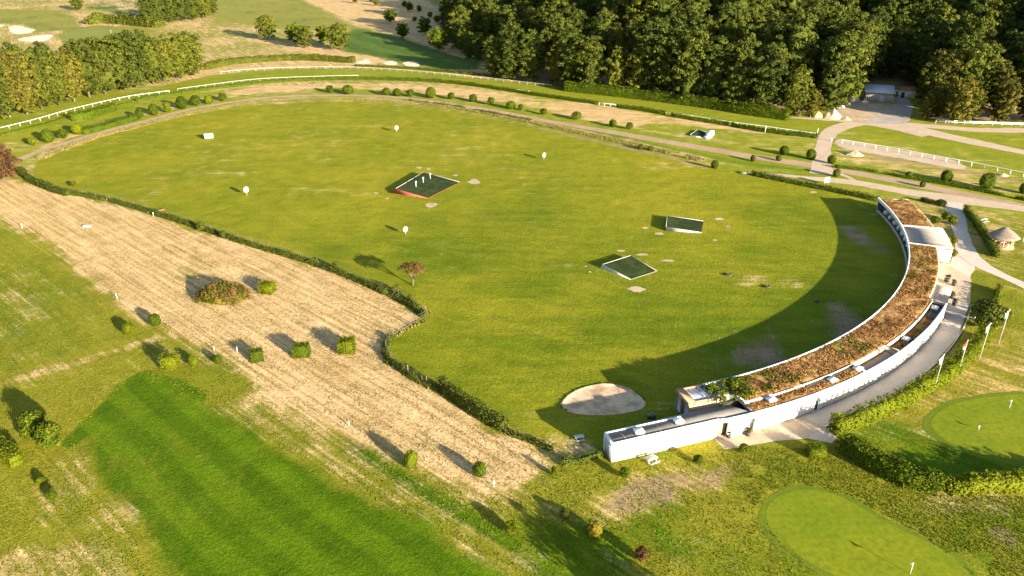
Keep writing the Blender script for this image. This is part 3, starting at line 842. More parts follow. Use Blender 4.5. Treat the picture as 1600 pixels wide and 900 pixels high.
# tee bays
b = MB(); ann(b, 92.95, 93.35, -3.2, -70.2, 0, .55); bpart('tee_kerb', b, 'concrete')
b = MB(); ann(b, 93.35, 97.2, -3.2, -70.2, 0, .3); bpart('tee_floor', b, 'roof_gravel')
b = MB(); ann(b, 97.2, 97.45, -3.2, -70.2, 0, 2.75); bpart('back_wall', b, 'dark_paint')
for i in range(31):
    t = -5.0 - i * 2.1
    q0 = P2(94.5, t)
    b = MB(); b.box((q0[0], q0[1], .3 + .5), (1.8, .32, 1.0), R(t)); bpart('bay_divider', b, 'white_plastic')
for i in range(16):
    t = -4.2 - i * 4.2
    q0 = P2(93.5, t)
    b = MB(); b.box((q0[0], q0[1], 1.63), (.14, .14, 2.24), R(t)); bpart('column', b, 'dark_paint')
b = MB(); ann(b, 92.95, 99.6, -3.1, -3.3, 0, 2.74); bpart('end_wall', b, 'grey_panel')
b = MB(); ann(b, 98.0, 98.3, -21.1, -37.1, 0, 2.74); ann(b, 99.4, 99.65, -3.35, -14.4, 0, 2.74)
bpart('rear_wall', b, 'white_paint')
# entrance block roof with white end wall
b = MB()
ent = [P2(93.02, -14.5), P2(101.5, -15.0), P2(101.5, -20.9), P2(93.02, -21.0)]
ann(b, 93.02, 101.45, -14.55, -21.0, 2.8, ZR - .02); bpart('entrance_roof', b, 'deck_concrete')
b = MB()
b.prism([P2(98.7, -20.75), P2(101.45, -20.65), P2(101.45, -20.9), P2(98.7, -21.05)], 0, 2.79)
bpart('entrance_wall', b, 'white_paint')
b = MB(); ann(b, 101.2, 101.44, -15.2, -20.6, 0, 2.79); bpart('entrance_side_wall', b, 'grey_panel')
b = MB(); ann(b, 93.1, 101.4, -14.42, -14.54, ZR - .2, ZR + .14, 1); bpart('entrance_parapet', b, 'white_paint')
b = MB(); ann(b, 93.1, 101.47, -21.01, -21.12, ZR - .3, ZR + .14, 1); bpart('entrance_parapet', b, 'white_paint')
# clubhouse flat roof by the terrace
b = MB(); ann(b, 97.6, 101.1, -32.4, -37.0, 2.6, 2.95); bpart('canopy_roof', b, 'concrete')
b = MB(); ann(b, 98.35, 100.9, -33.2, -36.8, 0, 2.59); bpart('canopy_wall', b, 'grey_panel')
# wing with grey flat roof
wo_ = [P2(101.25, -68.7), P2(101.25, -70.6)] + [(28.1, 85.55), (13.2, 80.35)]
wi_ = [(12.1, 82.75), (18.4, 85.4), (26.0, 88.0), (30.6, 89.4), (32.6, 88.6)]
og0, og1 = np.array(G(1118, 683)), np.array(G(1133, 680))
w_dir = np.array((28.1 - 13.2, 85.55 - 80.35)); w_dir /= np.hypot(*w_dir); w_nrm = np.array((-w_dir[1], w_dir[0]))
wp = np.array((13.2, 80.35))
def W(a, c, z=None):
    q = wp + w_dir * a + w_nrm * c
    return (q[0], q[1]) if z is None else (q[0], q[1], z)
L1 = float((og0 - wp) @ w_dir); L2 = float((og1 - wp) @ w_dir)
LT = 15.78
b = MB()
b.prism([W(0, 0), W(L1, 0), W(L1, .25), W(.25, .25), W(.25, 2.35), W(0, 2.6)][:6], 0, WT - .02)
b.prism([W(L1, 0), W(L1, .25), P2(100.95, -70.97), P2(101.25, -70.97)], 2.55, WT - .02)
b.prism([W(.0, 2.62), W(.25, 2.38), W(11.5, 2.3), W(11.5, 2.55)], 0, WT - .04)
bpart('wing_wall', b, 'white_paint')
b = MB()
b.prism([W(.2, .2), W(LT, .26)] + [P2(100.9, -68.75), (30.6, 89.3), (26.0, 87.95), (18.4, 85.25), W(.2, 2.4)], WT - .32, WT - .14)
bpart('wing_roof', b, 'roof_gravel')
b = MB(); b.box(W(-.03, 1.3, 1.45), (.06, 1.9, 2.5), math.atan2(w_dir[1], w_dir[0])); bpart('end_door', b, 'grey_panel')
b = MB(); b.box(W(L1 + .85, .52, 1.25), (2.3, .1, 2.5), math.atan2(w_dir[1], w_dir[0])); bpart('passage_wall', b, 'pale_wood')
for k_ in (3.1, 8.4):
    b = MB(); b.box(W(k_ - 1.0, 1.3, WT - .12), (.05, 2.1, .05), math.atan2(w_dir[1], w_dir[0]))
    bpart('roof_joint', b, 'concrete')
# glazed end bay
b = MB(); ann(b, 92.8, 96.6, -72.4, -73.1, ZR - .35, ZR + .12); ann(b, 92.8, 93.1, -70.3, -72.4, ZR - .35, ZR + .12); ann(b, 96.3, 96.6, -70.3, -72.4, ZR - .35, ZR + .12)
bpart('end_bay_frame', b, 'wood')
b = MB()
ann(b, 93.1, 96.3, -70.42, -72.38, ZR - .12, ZR - .05, .5); gl = bpart('roof_glazing', b, 'roof_glass')
b = MB()
for k_ in (.25, .5, .75):
    t = -70.42 - 1.96 * k_; ann(b, 93.1, 96.3, t + .03, t - .03, ZR - .05, ZR - .01)
bpart('glazing_bar', b, 'metal_roof')
b = MB(); ann(b, 96.35, 96.6, -68.5, -73.0, 0, ZR - .36); bpart('end_bay_wall', b, 'pale_wood')
for r0, r1 in ((93.0, 94.1), (95.2, 96.2)):
    b = MB(); ann(b, r0, r1, -72.85, -72.95, .1, ZR - .4); bpart('door_panel', b, 'grey_panel')
b = MB(); ann(b, 92.9, 93.1, -72.8, -73.05, 0, ZR - .36); ann(b, 94.5, 94.65, -72.8, -73.05, 0, ZR - .36); bpart('post', b, 'wood')
# skylights
for x, y, z in [(1460, 483, LOW), (1415, 532, LOW), (1340, 578, ZR - .25), (1300, 596, ZR - .25), (1205, 627, ZR - .25), (1060, 660, WT - .14), (998, 676, WT - .14)]:
    g = G(x, y, z)
    rz = math.atan2(g[1] - ARC[1], g[0] - ARC[0])
    b = MB(); b.box((g[0], g[1], z + .17), (1.0, 1.25, .32), rz); s_ = bpart('skylight', b, 'concrete')
    b = MB()
    for k_, (sx, zz) in enumerate(((1.1, .36), (.95, .44))):
        b.box((g[0], g[1], z + zz), (sx, sx * 1.2, .1), rz)
    d_ = link('skylight_dome', b.mesh('skylight_dome', M['white_plastic'])); d_.parent = s_
# vine on the end bay
def leaf_clump(b, c, rad, n, size, tint, flat=1.0, jt=.2):
    u = rng.normal(size=(n, 3)); u /= np.linalg.norm(u, axis=1, keepdims=True)
    u[:, 2] = np.where(u[:, 2] < -.3, -u[:, 2] * .5, u[:, 2])
    p = u * rng.uniform(.75, 1.05, (n, 1)) * np.array(rad) * np.array([1, 1, flat]) + np.array(c)
    nr = u + rng.normal(0, .45, (n, 3))
    b.leaves(p, nr, rng.uniform(.7, 1.3, n) * size, np.clip(tint + rng.normal(0, jt, n), 0, 1))
b = MB()
for k_ in range(46):
    q = P2(rng.uniform(93.1, 98.2), rng.uniform(-70.6, -66.8))
    leaf_clump(b, (*q, ZR + rng.uniform(-.3, .35)), rng.uniform(.4, .8), 70, .13, rng.uniform(.2, .8))
o = bpart('climbing_vine', b, 'leaf_hedge')

# ------------------------------------------------------------------ trees
def ico_pts(n):
    i = np.arange(n) + .5
    ph = np.arccos(1 - 2 * i / n); th = np.pi * (1 + 5 ** .5) * i
    return np.c_[np.cos(th) * np.sin(ph), np.sin(th) * np.sin(ph), np.cos(ph)]
def core_blob(b, c, rad, seed, amp=.25, tint=.1, sub=3):
    bm = bmesh.new(); bmesh.ops.create_icosphere(bm, subdivisions=sub, radius=1)
    V = np.array([v.co[:] for v in bm.verts]); F = [tuple(v.index for v in f.verts) for f in bm.faces]; bm.free()
    s = 1 + amp * (vnoise(V[:, 0] * 3 + V[:, 2] * 2, V[:, 1] * 3 - V[:, 2] * 1.4, 1.0, seed) - .5) * 2
    b.add(V * s[:, None] * np.array(rad) + np.array(c), F, tint)
def crown_mesh(name, mat, seed, rx, zc, rz, nclump, per, leaf, cr=.30, core=.66, top=1.0):
    b = MB()
    core_blob(b, (0, 0, zc - rz * .08), (rx * core * .86, rx * core * .86, rz * core), seed, .5, .35)
    cu = ico_pts(700); b.leaves(cu * np.array([rx * core, rx * core, rz * core * 1.1]) * .93 * rng.uniform(.85, 1.15, (700, 1)) + np.array([0, 0, zc - rz * .08]), cu + rng.normal(0, .8, cu.shape), rng.uniform(.8, 1.5, 700) * leaf, rng.uniform(.1, .7, 700))
    u = ico_pts(nclump) + rng.normal(0, .12, (nclump, 3))
    u /= np.linalg.norm(u, axis=1, keepdims=True)
    for k in range(nclump):
        if u[k, 2] < -.96: continue
        f = rng.uniform(.68, 1.07)
        hor = math.sqrt(max(1e-4, 1 - u[k, 2] ** 2))
        prof = 1.0 if u[k, 2] > 0 else min(1.5, ((1 - abs(u[k, 2]) ** 3) ** (1 / 3)) / hor) * (1 - .12 * abs(u[k, 2]))
        c = np.array([u[k, 0] * rx * f * prof, u[k, 1] * rx * f * prof, zc + u[k, 2] * rz * f * top])
        rad = rx * cr * rng.uniform(.6, 1.25)
        leaf_clump(b, c, rad, per, leaf, .2 + .5 * rng.random(), .85, .16)
    return b.mesh(name, mat)
def trunk_mesh(name, mat, h, r0, limbs, rx, zc, seed):
    b = MB(); rs = random.Random(seed)
    b.tube([(0, 0, -.3), (rs.uniform(-.1, .1), rs.uniform(-.1, .1), h * .5), (rs.uniform(-.3, .3), rs.uniform(-.3, .3), h)], [r0 * 1.2, r0 * .8, r0 * .25], 7)
    for k in range(limbs):
        a = k * math.tau / limbs + rs.uniform(-.4, .4); z0 = h * rs.uniform(.35, .6)
        b.tube([(0, 0, z0), (math.cos(a) * rx * .35, math.sin(a) * rx * .35, z0 + h * .18), (math.cos(a) * rx * .7, math.sin(a) * rx * .7, z0 + h * rs.uniform(.3, .45))], [r0 * .5, r0 * .32, r0 * .1], 5)
    return b.mesh(name, mat, True)
TREES = {}
def proto(key, mat, bark, n, H, rx, zc, rz, nclump, per, leaf, limbs=5, **kw):
    TREES[key] = [(crown_mesh(key + '_crown', M[mat], s * 3 + 1, rx * (1 + .08 * (s % 3 - 1)), zc, rz, nclump, per, leaf, **kw), trunk_mesh(key + '_trunk', M[bark], zc, H * .018 + .05, limbs, rx, zc, s)) for s in range(n)]
proto('deep', 'leaf_deep', 'bark', 5, 22, 6.6, 11.6, 10.9, 120, 60, .40, cr=.25, core=.70)
proto('olive', 'leaf_olive', 'bark', 4, 20, 6.2, 10.6, 9.9, 112, 60, .38, cr=.25, core=.70)
proto('gold', 'leaf_gold', 'pale_bark', 3, 18, 5.2, 9.6, 9.0, 90, 58, .36, cr=.26, core=.68)
proto('rust', 'leaf_rust', 'bark', 1, 16, 4.8, 8.4, 7.6, 80, 58, .34, cr=.26)
proto('tall', 'leaf_deep', 'bark', 3, 24, 5.6, 12.6, 11.9, 115, 60, .38, cr=.26, core=.70)
proto('round', 'leaf_hedge', 'bark', 3, 8, 3.3, 4.4, 3.7, 50, 60, .26)
proto('roundgold', 'leaf_olive', 'bark', 2, 8, 3.5, 4.4, 3.8, 50, 60, .26)
def ground_z(x, y): return float(hill(np.array([float(x)]), np.array([float(y)]))[0])
def tree(key, x, y, scale, label, group=None, name='broadleaf_tree', sz=None, z=None):
    cm, tm = random.choice(TREES[key])
    o = thing(name, label, 'tree', (x, y, ground_z(x, y) if z is None else z), rng.uniform(0, math.tau), group)
    o.scale = (scale, scale, scale if sz is None else sz)
    link('crown', cm, o); link('trunk', tm, o)
    return o
# the wood behind the racetrack
front = GS([(782, 121), (830, 129), (870, 135), (960, 146), (1080, 160), (1150, 172), (1240, 181), (1288, 176), (1312, 148), (1345, 133)])
front2 = GS([(1462, 172), (1460, 186), (1480, 191), (1600, 193), (1680, 197)])
back = GS([(1318, 140), (1350, 126), (1390, 122), (1425, 122), (1440, 140)])
right2 = GS([(1450, 168), (1500, 176), (1560, 178), (1640, 182), (1720, 186)])
left = [(-52, 700), (-44, 560), (-36, 470), (-22, 400)] + GS([(768, 106), (782, 121)])
cand = []
def walk(line, sp, row):
    L = densify(line, sp)
    for p in L:
        cand.append((p[0] + rng.normal(0, 1.2), p[1] + rng.normal(0, 1.4) + 1.5, row))
walk(front, 8.6, 0); walk(front2, 8.6, 1); walk(left, 12, 2); walk(back, 8, 4); walk(right2, 8.5, 1)
gx, gy = np.meshgrid(np.arange(-60, 360, 11.5), np.arange(290, 640, 11.5))
gx = gx.ravel() + rng.uniform(-4, 4, gx.size); gy = gy.ravel() + rng.uniform(-4, 4, gy.size)
dd = -sdf(gx, gy, WOOD)
for x, y, d in zip(gx, gy, dd):
    if 6.5 < d < 105: cand.append((x, y, 3))
cand.sort(key=lambda c: math.hypot(c[0], c[1]))
prof = np.full(1700, 1000.0)
nt = 0
for x, y, row in cand:
    z = ground_z(x, y)
    s = rng.choice([.74, .88, 1.0, 1.0, 1.12, 1.3]) * rng.uniform(.93, 1.07)
    if row == 1: s *= .86
    if row == 2: s *= rng.uniform(.5, .8)
    k = rng.random()
    n1 = float(vnoise(x, y, 30, 31))
    if row == 1: key = 'gold' if k < .75 else 'olive'
    elif row == 2: key = 'deep'
    else: key = 'deep' if k < .52 else ('olive' if k < .74 + .2 * n1 - .1 else ('tall' if k < .93 else 'gold'))
    hgt = {'deep': 22, 'olive': 20.4, 'gold': 18.6, 'tall': 24.5, 'rust': 15.6}[key] * s
    if row not in (3, 4) and rng.random() < .12: s *= .75
    cx, ty = px_of(x, y, z + hgt)
    w = 5.5 * s / (y * CP + 30) * FPX
    a, e = int(max(0, cx - w)), int(min(1699, cx + w))
    if e <= a: continue
    if ty < -90 or (row == 3 and ty > prof[a:e].mean() - 9): continue
    prof[a:e] = np.minimum(prof[a:e], ty + 6)
    nt += 1
    kind = {'deep': 'dark green', 'olive': 'olive green', 'gold': 'yellow-tinged', 'tall': 'tall slim green'}[key]
    flank = 'near end' if y < 400 else ('middle' if y < 540 else 'far end')
    where = {0: 'at the front edge of the wood facing the racetrack', 1: 'at the wood edge right of the gravel yard', 2: f'on the shaded left flank of the wood, {flank}', 3: '', 4: 'close behind the grey shed'}[row]
    px_, py_ = px_of(x, y, z + hgt * .8)
    if row in (0, 3):
        side = ['at its left end', 'left of its middle', 'in its middle', 'above the clipped hedge', 'by the gravel heaps', 'above the grey shed', 'above the access road', 'at its far right'][int(np.clip((px_ - 700) / 115, 0, 7))]
        lev = 'front row' if row == 0 else ('behind front row' if py_ > 60 else ('upper canopy' if py_ > 20 else 'topmost canopy'))
        where = f'of wood {side}, {lev}'
    tree(key, x, y, s, f'{kind} tree {where}', 'trees of the wood behind the racetrack')
for x, y, key, s, lab in [(1345, 118, 'rust', 1.0, 'rusty brown tinged tree in the wood just above the grey shed'), (1266, 183, 'gold', .55, 'small yellow-green tree at wood edge beside the gravel heaps'), (1445, 186, 'gold', .5, 'low bushy yellowing tree right of the gravel yard entrance'),
                     (797, 122, 'rust', .28, 'small orange-leaved shrub tree at left corner of the wood')]:
    g = G(x, y); tree(key, g[0], g[1], s, lab)
# belt of trees on the left beyond the rail
belt = [(-35, 196, 1.0, 'gold'), (-8, 190, .95, 'olive'), (16, 183, .95, 'gold'), (42, 178, .95, 'gold'), (66, 170, .9, 'olive'), (92, 164, .85, 'olive'), (116, 158, .85, 'gold'), (140, 152, .92, 'olive'), (165, 147, .92, 'olive'),
        (190, 141, .95, 'olive'), (214, 136, .92, 'deep'), (240, 131, .86, 'olive'), (264, 127, .84, 'olive'), (284, 122, .82, 'olive'), (300, 118, .78, 'olive')]
for i, (x, y, s, k) in enumerate(belt):
    g = G(x, y)
    tree(k, g[0], g[1], s * rng.uniform(1.1, 1.25) * (1.12 if k == 'gold' else 1), f'{"yellow-green" if k == "gold" else "olive green"} tree in the left belt beyond the white rail, ' + ['first', 'second', 'third', 'fourth', 'fifth', 'sixth', 'seventh', 'eighth', 'ninth', 'tenth', 'eleventh', 'twelfth', 'thirteenth', 'fourteenth', 'fifteenth'][i] + ' from the left', 'trees of the left belt')
for x, y, s in [(30, 150, .9), (75, 142, .85), (125, 133, .8), (185, 122, .82), (230, 114, .82)]:
    g = G(x, y); tree('deep', g[0], g[1], s, 'dark green tree in the back row of the left belt', 'trees of the left belt')
# far cluster and single trees on the golf course
far_tr = [(236, 40, 'deep', .95), (252, 36, 'deep', 1.0), (268, 34, 'olive', 1.0), (285, 33, 'deep', 1.05), (302, 31, 'olive', 1.0), (318, 28, 'olive', .95), (330, 24, 'olive', .95)]
for x, y, k, s in far_tr:
    g = G(x, y); tree(k, g[0], g[1], s, 'tall leafy tree in the far clump beside the golf green', 'trees of the far clump')
for x, y, k, hpx, lab in [(418, 62, 'roundgold', 36, 'lone round tree leftmost on the far fairway edge'), (462, 68, 'round', 28, 'dark bushy tree at left end of the far tree trio'), (476, 75, 'roundgold', 33, 'yellow-green tree in the middle of the far tree trio'),
                     (505, 68, 'round', 26, 'dark small tree tucked between two brighter far trees'), (531, 78, 'roundgold', 39, 'large bright round tree at right end of the far trio'),
                     (630, 61, 'round', 24, 'dark lollipop tree standing on the dry slope'), (664, 55, 'round', 26, 'small upright tree behind the lollipop tree on the slope'), (685, 80, 'round', 33, 'broad dark tree lowest on the dry slope'),
                     (703, 58, 'round', 15, 'low shrubby tree right of the broad dark slope tree'), (727, 65, 'round', 30, 'dark rounded tree touching the left flank of the wood'), (708, 38, 'round', 14, 'small shrub high on the slope near the wood'),
                     (683, 36, 'round', 11, 'tiny dark shrub above the slope trees'), (610, 36, 'round', 20, 'thin young tree on the pale slope path'), (640, 18, 'round', 14, 'bushy shrub at top of the pale slope'), (672, 28, 'round', 9, 'small round shrub on upper slope beside the wood'),
                     (632, 12, 'round', 10, 'shrub at upper left of the slope thicket'), (655, 19, 'round', 10, 'green shrub in the upper slope thicket'), (648, 34, 'round', 8, 'pale small bush on the slope below the thicket'), (580, 3, 'round', 8, 'tiny bush at the top edge on the pale slope'),
                     (555, 5, 'roundgold', 10, 'yellowish bush at the top edge left on the slope'), (588, 9, 'roundgold', 10, 'yellowish bush at the top edge right on the slope'), (122, 16, 'roundgold', 22, 'pale yellow small tree on the far golf rough'),
                     (690, 62, 'round', 10, 'low bush behind the broad dark slope tree')]:
    g = G(x, y); h = hpx * mpp(x, y) * 1.03
    tree(k, g[0], g[1], h / 8.2, lab)
# copper tree on the left edge, thorn tree on the lawn
proto('copper', 'leaf_rust', 'bark', 1, 7, 4.2, 4.2, 4.2, 60, 70, .26)
g = G(4, 280); tree('copper', g[0], g[1], 1.15, 'copper-leaved round tree at the left corner of the range fence', name='copper_tree')
def thorn():
    g = G(645, 446)
    o = thing('thorn_tree', 'small brown umbrella-shaped thorn tree alone on the range lawn edge', 'tree', (g[0], g[1], 0))
    b = MB()
    b.tube([(0, 0, -.2), (.1, 0, .9), (0, .1, 1.6)], [.2, .15, .12], 7)
    for k in range(7):
        a = k * .9; r_ = rng.uniform(1.2, 2.1)
        b.tube([(0, .1, 1.4), (math.cos(a) * r_ * .5, math.sin(a) * r_ * .5, 2.6), (math.cos(a) * r_, math.sin(a) * r_, 3.5)], [.09, .06, .025], 5)
    b.build('trunk', M['bark'], o)
    b = MB()
    for k in range(70):
        a, r_ = rng.uniform(0, math.tau), 2.4 * math.sqrt(rng.random())
        leaf_clump(b, (math.cos(a) * r_, math.sin(a) * r_, 4.35 - .16 * r_ * r_ + rng.uniform(-.35, .2)), rng.uniform(.35, .62), 40, .12, rng.uniform(.2, .9))
    b.build('crown', M['leaf_rust'], o)
thorn()
# tree outside the lower right corner whose shade falls into the picture
g = G(1120, 1020); tree('round', g[0], g[1], .8, 'leafy tree standing just below the frame near the round bushes')

# look-alike neighbours are told apart by their order along the wood
def name_by_order():
    by = {}
    for o in C.objects:
        if o.parent is None and o.get('category') == 'tree': by.setdefault(o['label'], []).append(o)
    for lab, L in by.items():
        if 2 <= len(L) <= 12:
            L.sort(key=lambda o: px_of(*o.location)[0])
            for i, o in enumerate(L): o['label'] = lab + ', ' + ORD[i] + ' from left'
ORD = ['first', 'second', 'third', 'fourth', 'fifth', 'sixth', 'seventh', 'eighth', 'ninth', 'tenth', 'eleventh', 'twelfth']
name_by_order()
# ------------------------------------------------------------------ bushes
BUSH = {}
def bush_mesh(name, mat, kind, seed):
    b = MB()
    if kind == 'ball':
        core_blob(b, (0, 0, .48), (.43, .43, .46), seed, .14, .4)
        u = ico_pts(1300); amp = 1 + .14 * (vnoise(u[:, 0] * 3 + u[:, 2] * 2, u[:, 1] * 3 - u[:, 2] * 1.4, 1.0, seed) - .5) * 2
        p = u * (amp * rng.uniform(.93, 1.07, len(u)))[:, None] * np.array([.48, .48, .5]) + np.array([0, 0, .5])
        b.leaves(p, u + rng.normal(0, .5, u.shape), rng.uniform(.03, .06, len(u)), np.clip(.42 + .6 * (vnoise(u[:, 0] * 5 + u[:, 2] * 3, u[:, 1] * 5 - u[:, 2] * 2.4, 1.0, seed + 1) - .5) + rng.normal(0, .2, len(u)), 0, 1))
    elif kind == 'box':
        n = 1700
        p = rng.uniform(-.5, .5, (n, 3)); ax = rng.integers(0, 3, n); sg = np.sign(rng.normal(size=n))
        nr = np.zeros((n, 3)); nr[np.arange(n), ax] = sg
        p[np.arange(n), ax] = .48 * sg
        p = p * np.array([1, .8, .92]) * (1 + .07 * rng.normal(size=(n, 1))) + np.array([0, 0, .48])
        b.box((0, 0, .44), (.84, .66, .80), 0, .4)
        b.leaves(p, nr + rng.normal(0, .5, nr.shape), rng.uniform(.03, .06, n), np.clip(.45 + rng.normal(0, .26, n), 0, 1))
    else:
        core_blob(b, (0, 0, .38), (.26, .26, .30), seed, .4, .4)
        for k in range(60):
            a, e = rng.uniform(0, math.tau), rng.uniform(-.75, 1.35)
            leaf_clump(b, (math.cos(a) * math.cos(e) * .32, math.sin(a) * math.cos(e) * .32, .42 + math.sin(e) * .36), rng.uniform(.10, .19), 44, .035, rng.uniform(.1, .8))
    return b.mesh(name, mat)
for mk in ('leaf_hedge', 'leaf_lime', 'leaf_yellow', 'leaf_deep', 'leaf_rust'):
    for kd in ('ball', 'box', 'loose'):
        if (mk, kd) in (('leaf_rust', 'box'), ('leaf_yellow', 'box'), ('leaf_deep', 'box')): continue
        BUSH[(mk, kd)] = [bush_mesh('bush', M[mk], kd, s * 5 + 2) for s in range(2)]
def bush(x, y, wpx, hpx, mk, kd, label, group=None, name=None):
    g = G(x, y); m_ = mpp(x, y)
    w, h = wpx * m_, hpx * m_ * 1.12
    o = link(name or {'ball': 'topiary_ball', 'box': 'clipped_bush', 'loose': 'shrub'}[kd], random.choice(BUSH[(mk, kd)]))
    o.location = (g[0], g[1] + w * .3, -.04); o.scale = (w * rng.uniform(.88, 1.14), w * rng.uniform(.88, 1.14), h * rng.uniform(.86, 1.12))
    o.rotation_euler = (0, 0, rng.uniform(-.5, .5) if kd == 'box' else rng.uniform(0, 6.28))
    return tag(o, label, 'bush', group)
ORD = ['first', 'second', 'third', 'fourth', 'fifth', 'sixth', 'seventh', 'eighth', 'ninth', 'tenth', 'eleventh', 'twelfth']
rowA = [(50, 229, 15), (73, 224, 19), (97, 218, 19), (120, 211, 17), (217, 187, 17), (239, 181, 16), (260, 177, 17), (283, 171, 17), (304, 167, 19), (325, 163, 14), (347, 159, 15)]
for i, (x, y, w) in enumerate(rowA):
    bush(x, y, w, w * .95, 'leaf_hedge' if i % 3 else 'leaf_lime', 'ball' if i % 2 else 'loose', f'round bush along the dirt track at far left, {ORD[i]} in the row from the left', 'round bushes along the racetrack infield')
rowB = [(515, 146, 15), (543, 148, 15), (603, 150, 15), (620, 151, 14), (641, 152, 16), (673, 154, 16), (705, 156, 13), (739, 160, 14), (767, 165, 15), (798, 171, 13)]
for i, (x, y, w) in enumerate(rowB):
    bush(x, y, w, w * .85, 'leaf_hedge', 'ball' if i % 2 else 'loose', f'round green bush on dry strip inside the far bend, {ORD[i]} from the left', 'round bushes along the racetrack infield')
rowC = [(814, 173, 11), (849, 180, 13), (901, 188, 17), (958, 199, 13), (984, 203, 13)]
for i, (x, y, w) in enumerate(rowC):
    bush(x, y, w, w * .8, 'leaf_deep' if i % 2 == 0 else 'leaf_hedge', 'loose' if i != 3 else 'ball', f'dark bush on the dry strip before the wood, {ORD[i]} from the left', 'round bushes along the racetrack infield')
for x, y, w, lab in [(1226, 243, 14, 'clipped ball bush left of the two beside the path crossing'), (1268, 250, 16, 'clipped ball bush touching the left edge of the path crossing'), (1300, 257, 13, 'ball bush at right edge of the path crossing'), (1308, 277, 12, 'small ball bush on the grass island between two paths'),
                     (1421, 278, 10, 'small dark ball bush in the low hedge line right of the crossing'), (1442, 293, 9, 'tiny bush below the dirt track right of the crossing'), (1480, 286, 18, 'lime ball bush in the hedge line above the wide path'), (1544, 298, 23, 'largest ball bush at right in the trackside hedge line'),
                     (1602, 304, 16, 'ball bush cut by the right edge of the view'), (1117, 264, 11, 'small bush at the range fence with a long shadow'), (1177, 253, 9, 'tiny dark bush beside the dirt track near the white board'), (1217, 252, 9, 'brownish tiny bush beside the dirt track near the crossing'),
                     (1001, 234, 8, 'small dark shrub left of a pair on the range fence'), (1017, 236, 8, 'small dark shrub right of a pair on the range fence')]:
    bush(x, y, w, w * .95, 'leaf_hedge' if w > 12 else 'leaf_deep', 'ball', lab)
for x, y, w, h, mk, kd, lab in [
    (241, 511, 19, 19, 'leaf_hedge', 'ball', 'round clipped bush at left border of the dry meadow'), (199, 523, 20, 15, 'leaf_lime', 'ball', 'pale green bush blending into the field left of the meadow'),
    (265, 578, 22, 20, 'leaf_lime', 'box', 'largest pale bush of three under the meadow corner'), (302, 573, 14, 15, 'leaf_lime', 'ball', 'middle pale bush of three under the meadow corner'), (340, 569, 12, 13, 'leaf_hedge', 'ball', 'rightmost small bush of three under the meadow corner'),
    (400, 566, 19, 19, 'leaf_hedge', 'box', 'dark cube-shaped bush at lower left edge of dry meadow'), (470, 559, 23, 20, 'leaf_hedge', 'box', 'square clipped bush in the middle of the dry meadow'), (541, 553, 27, 20, 'leaf_lime', 'box', 'wide block-clipped bush on the dry meadow near the fence bend'),
    (417, 459, 21, 16, 'leaf_lime', 'box', 'bright green clipped bush right of the scrub mound'), (642, 733, 22, 24, 'leaf_lime', 'ball', 'perfectly round bush on grass below the dry meadow'), (749, 747, 21, 23, 'leaf_hedge', 'ball', 'dark bush at the lower tip of the dry meadow'),
    (866, 746, 14, 19, 'leaf_lime', 'loose', 'small lime shrub left of the white wing'), (976, 750, 18, 20, 'leaf_hedge', 'loose', 'shrub below the white wing corner'), (1091, 728, 18, 18, 'leaf_hedge', 'loose', 'shrub on the lawn below the white wall opening'),
    (1163, 710, 18, 17, 'leaf_hedge', 'loose', 'shrub on the edge of the forecourt paving'), (1276, 716, 24, 20, 'leaf_lime', 'box', 'square lime bush left of the tall dark hedge'), (799, 837, 24, 25, 'leaf_lime', 'loose', 'bright shrub with long shadow at bottom centre'),
    (884, 814, 18, 18, 'leaf_deep', 'loose', 'dark thin shrub above the yellow ball bush'), (929, 842, 26, 24, 'leaf_yellow', 'ball', 'yellow-topped round bush at bottom centre'), (1003, 880, 24, 24, 'leaf_rust', 'loose', 'brown withering bush at bottom centre'),
    (74, 708, 46, 46, 'leaf_hedge', 'loose', 'large leafy bush beside the hedge at left edge'), (48, 688, 44, 44, 'leaf_hedge', 'loose', 'large leafy bush right behind its twin at left edge'), (62, 760, 17, 15, 'leaf_lime', 'loose', 'low bush below the left hedge, upper of two'), (80, 786, 20, 20, 'leaf_hedge', 'loose', 'low bush below the left hedge, lower of two'), (42, 690, 26, 18, 'leaf_hedge', 'loose', 'shaded low bush between the left hedge and large bush'),
    (314, 362, 14, 18, 'leaf_deep', 'loose', 'dark upright shrub on the scrubby fence line, left of a pair'), (348, 374, 12, 16, 'leaf_deep', 'loose', 'dark upright shrub on the scrubby fence line, right of a pair'), (525, 424, 12, 19, 'leaf_deep', 'loose', 'dark shrub on the fence line left of the thorn tree'), (620, 462, 18, 18, 'leaf_deep', 'loose', 'dark shrub at the foot of the thorn tree'),
    (642, 474, 14, 14, 'leaf_deep', 'loose', 'dark shrub on the fence line right below the thorn tree'),
    (1546, 520, 60, 46, 'leaf_deep', 'loose', 'big dark rounded bush between the path and flagpoles'), (1566, 510, 30, 30, 'leaf_hedge', 'loose', 'lighter bush behind the tallest flagpole'),
    (1473, 322, 18, 10, 'leaf_hedge', 'loose', 'bush in the bed behind the building at its north end'), (1490, 352, 14, 14, 'leaf_lime', 'loose', 'feathery shrub beside the grey path near the entrance roof'), (1480, 346, 18, 16, 'leaf_hedge', 'loose', 'dark shrub behind the planted roof end'), (1462, 352, 18, 12, 'leaf_hedge', 'loose', 'green shrub touching the planted roof end'),
    (1491, 384, 12, 14, 'leaf_yellow', 'loose', 'yellowish shrub beside the entrance block, upper of two'), (1492, 402, 12, 12, 'leaf_yellow', 'loose', 'yellowish shrub beside the entrance block, lower of two'),
    (113, 292, 12, 8, 'leaf_deep', 'loose', 'low dark shrub beside the corner hedge of the range')]:
    bush(x, y, w, h, mk, kd, lab)
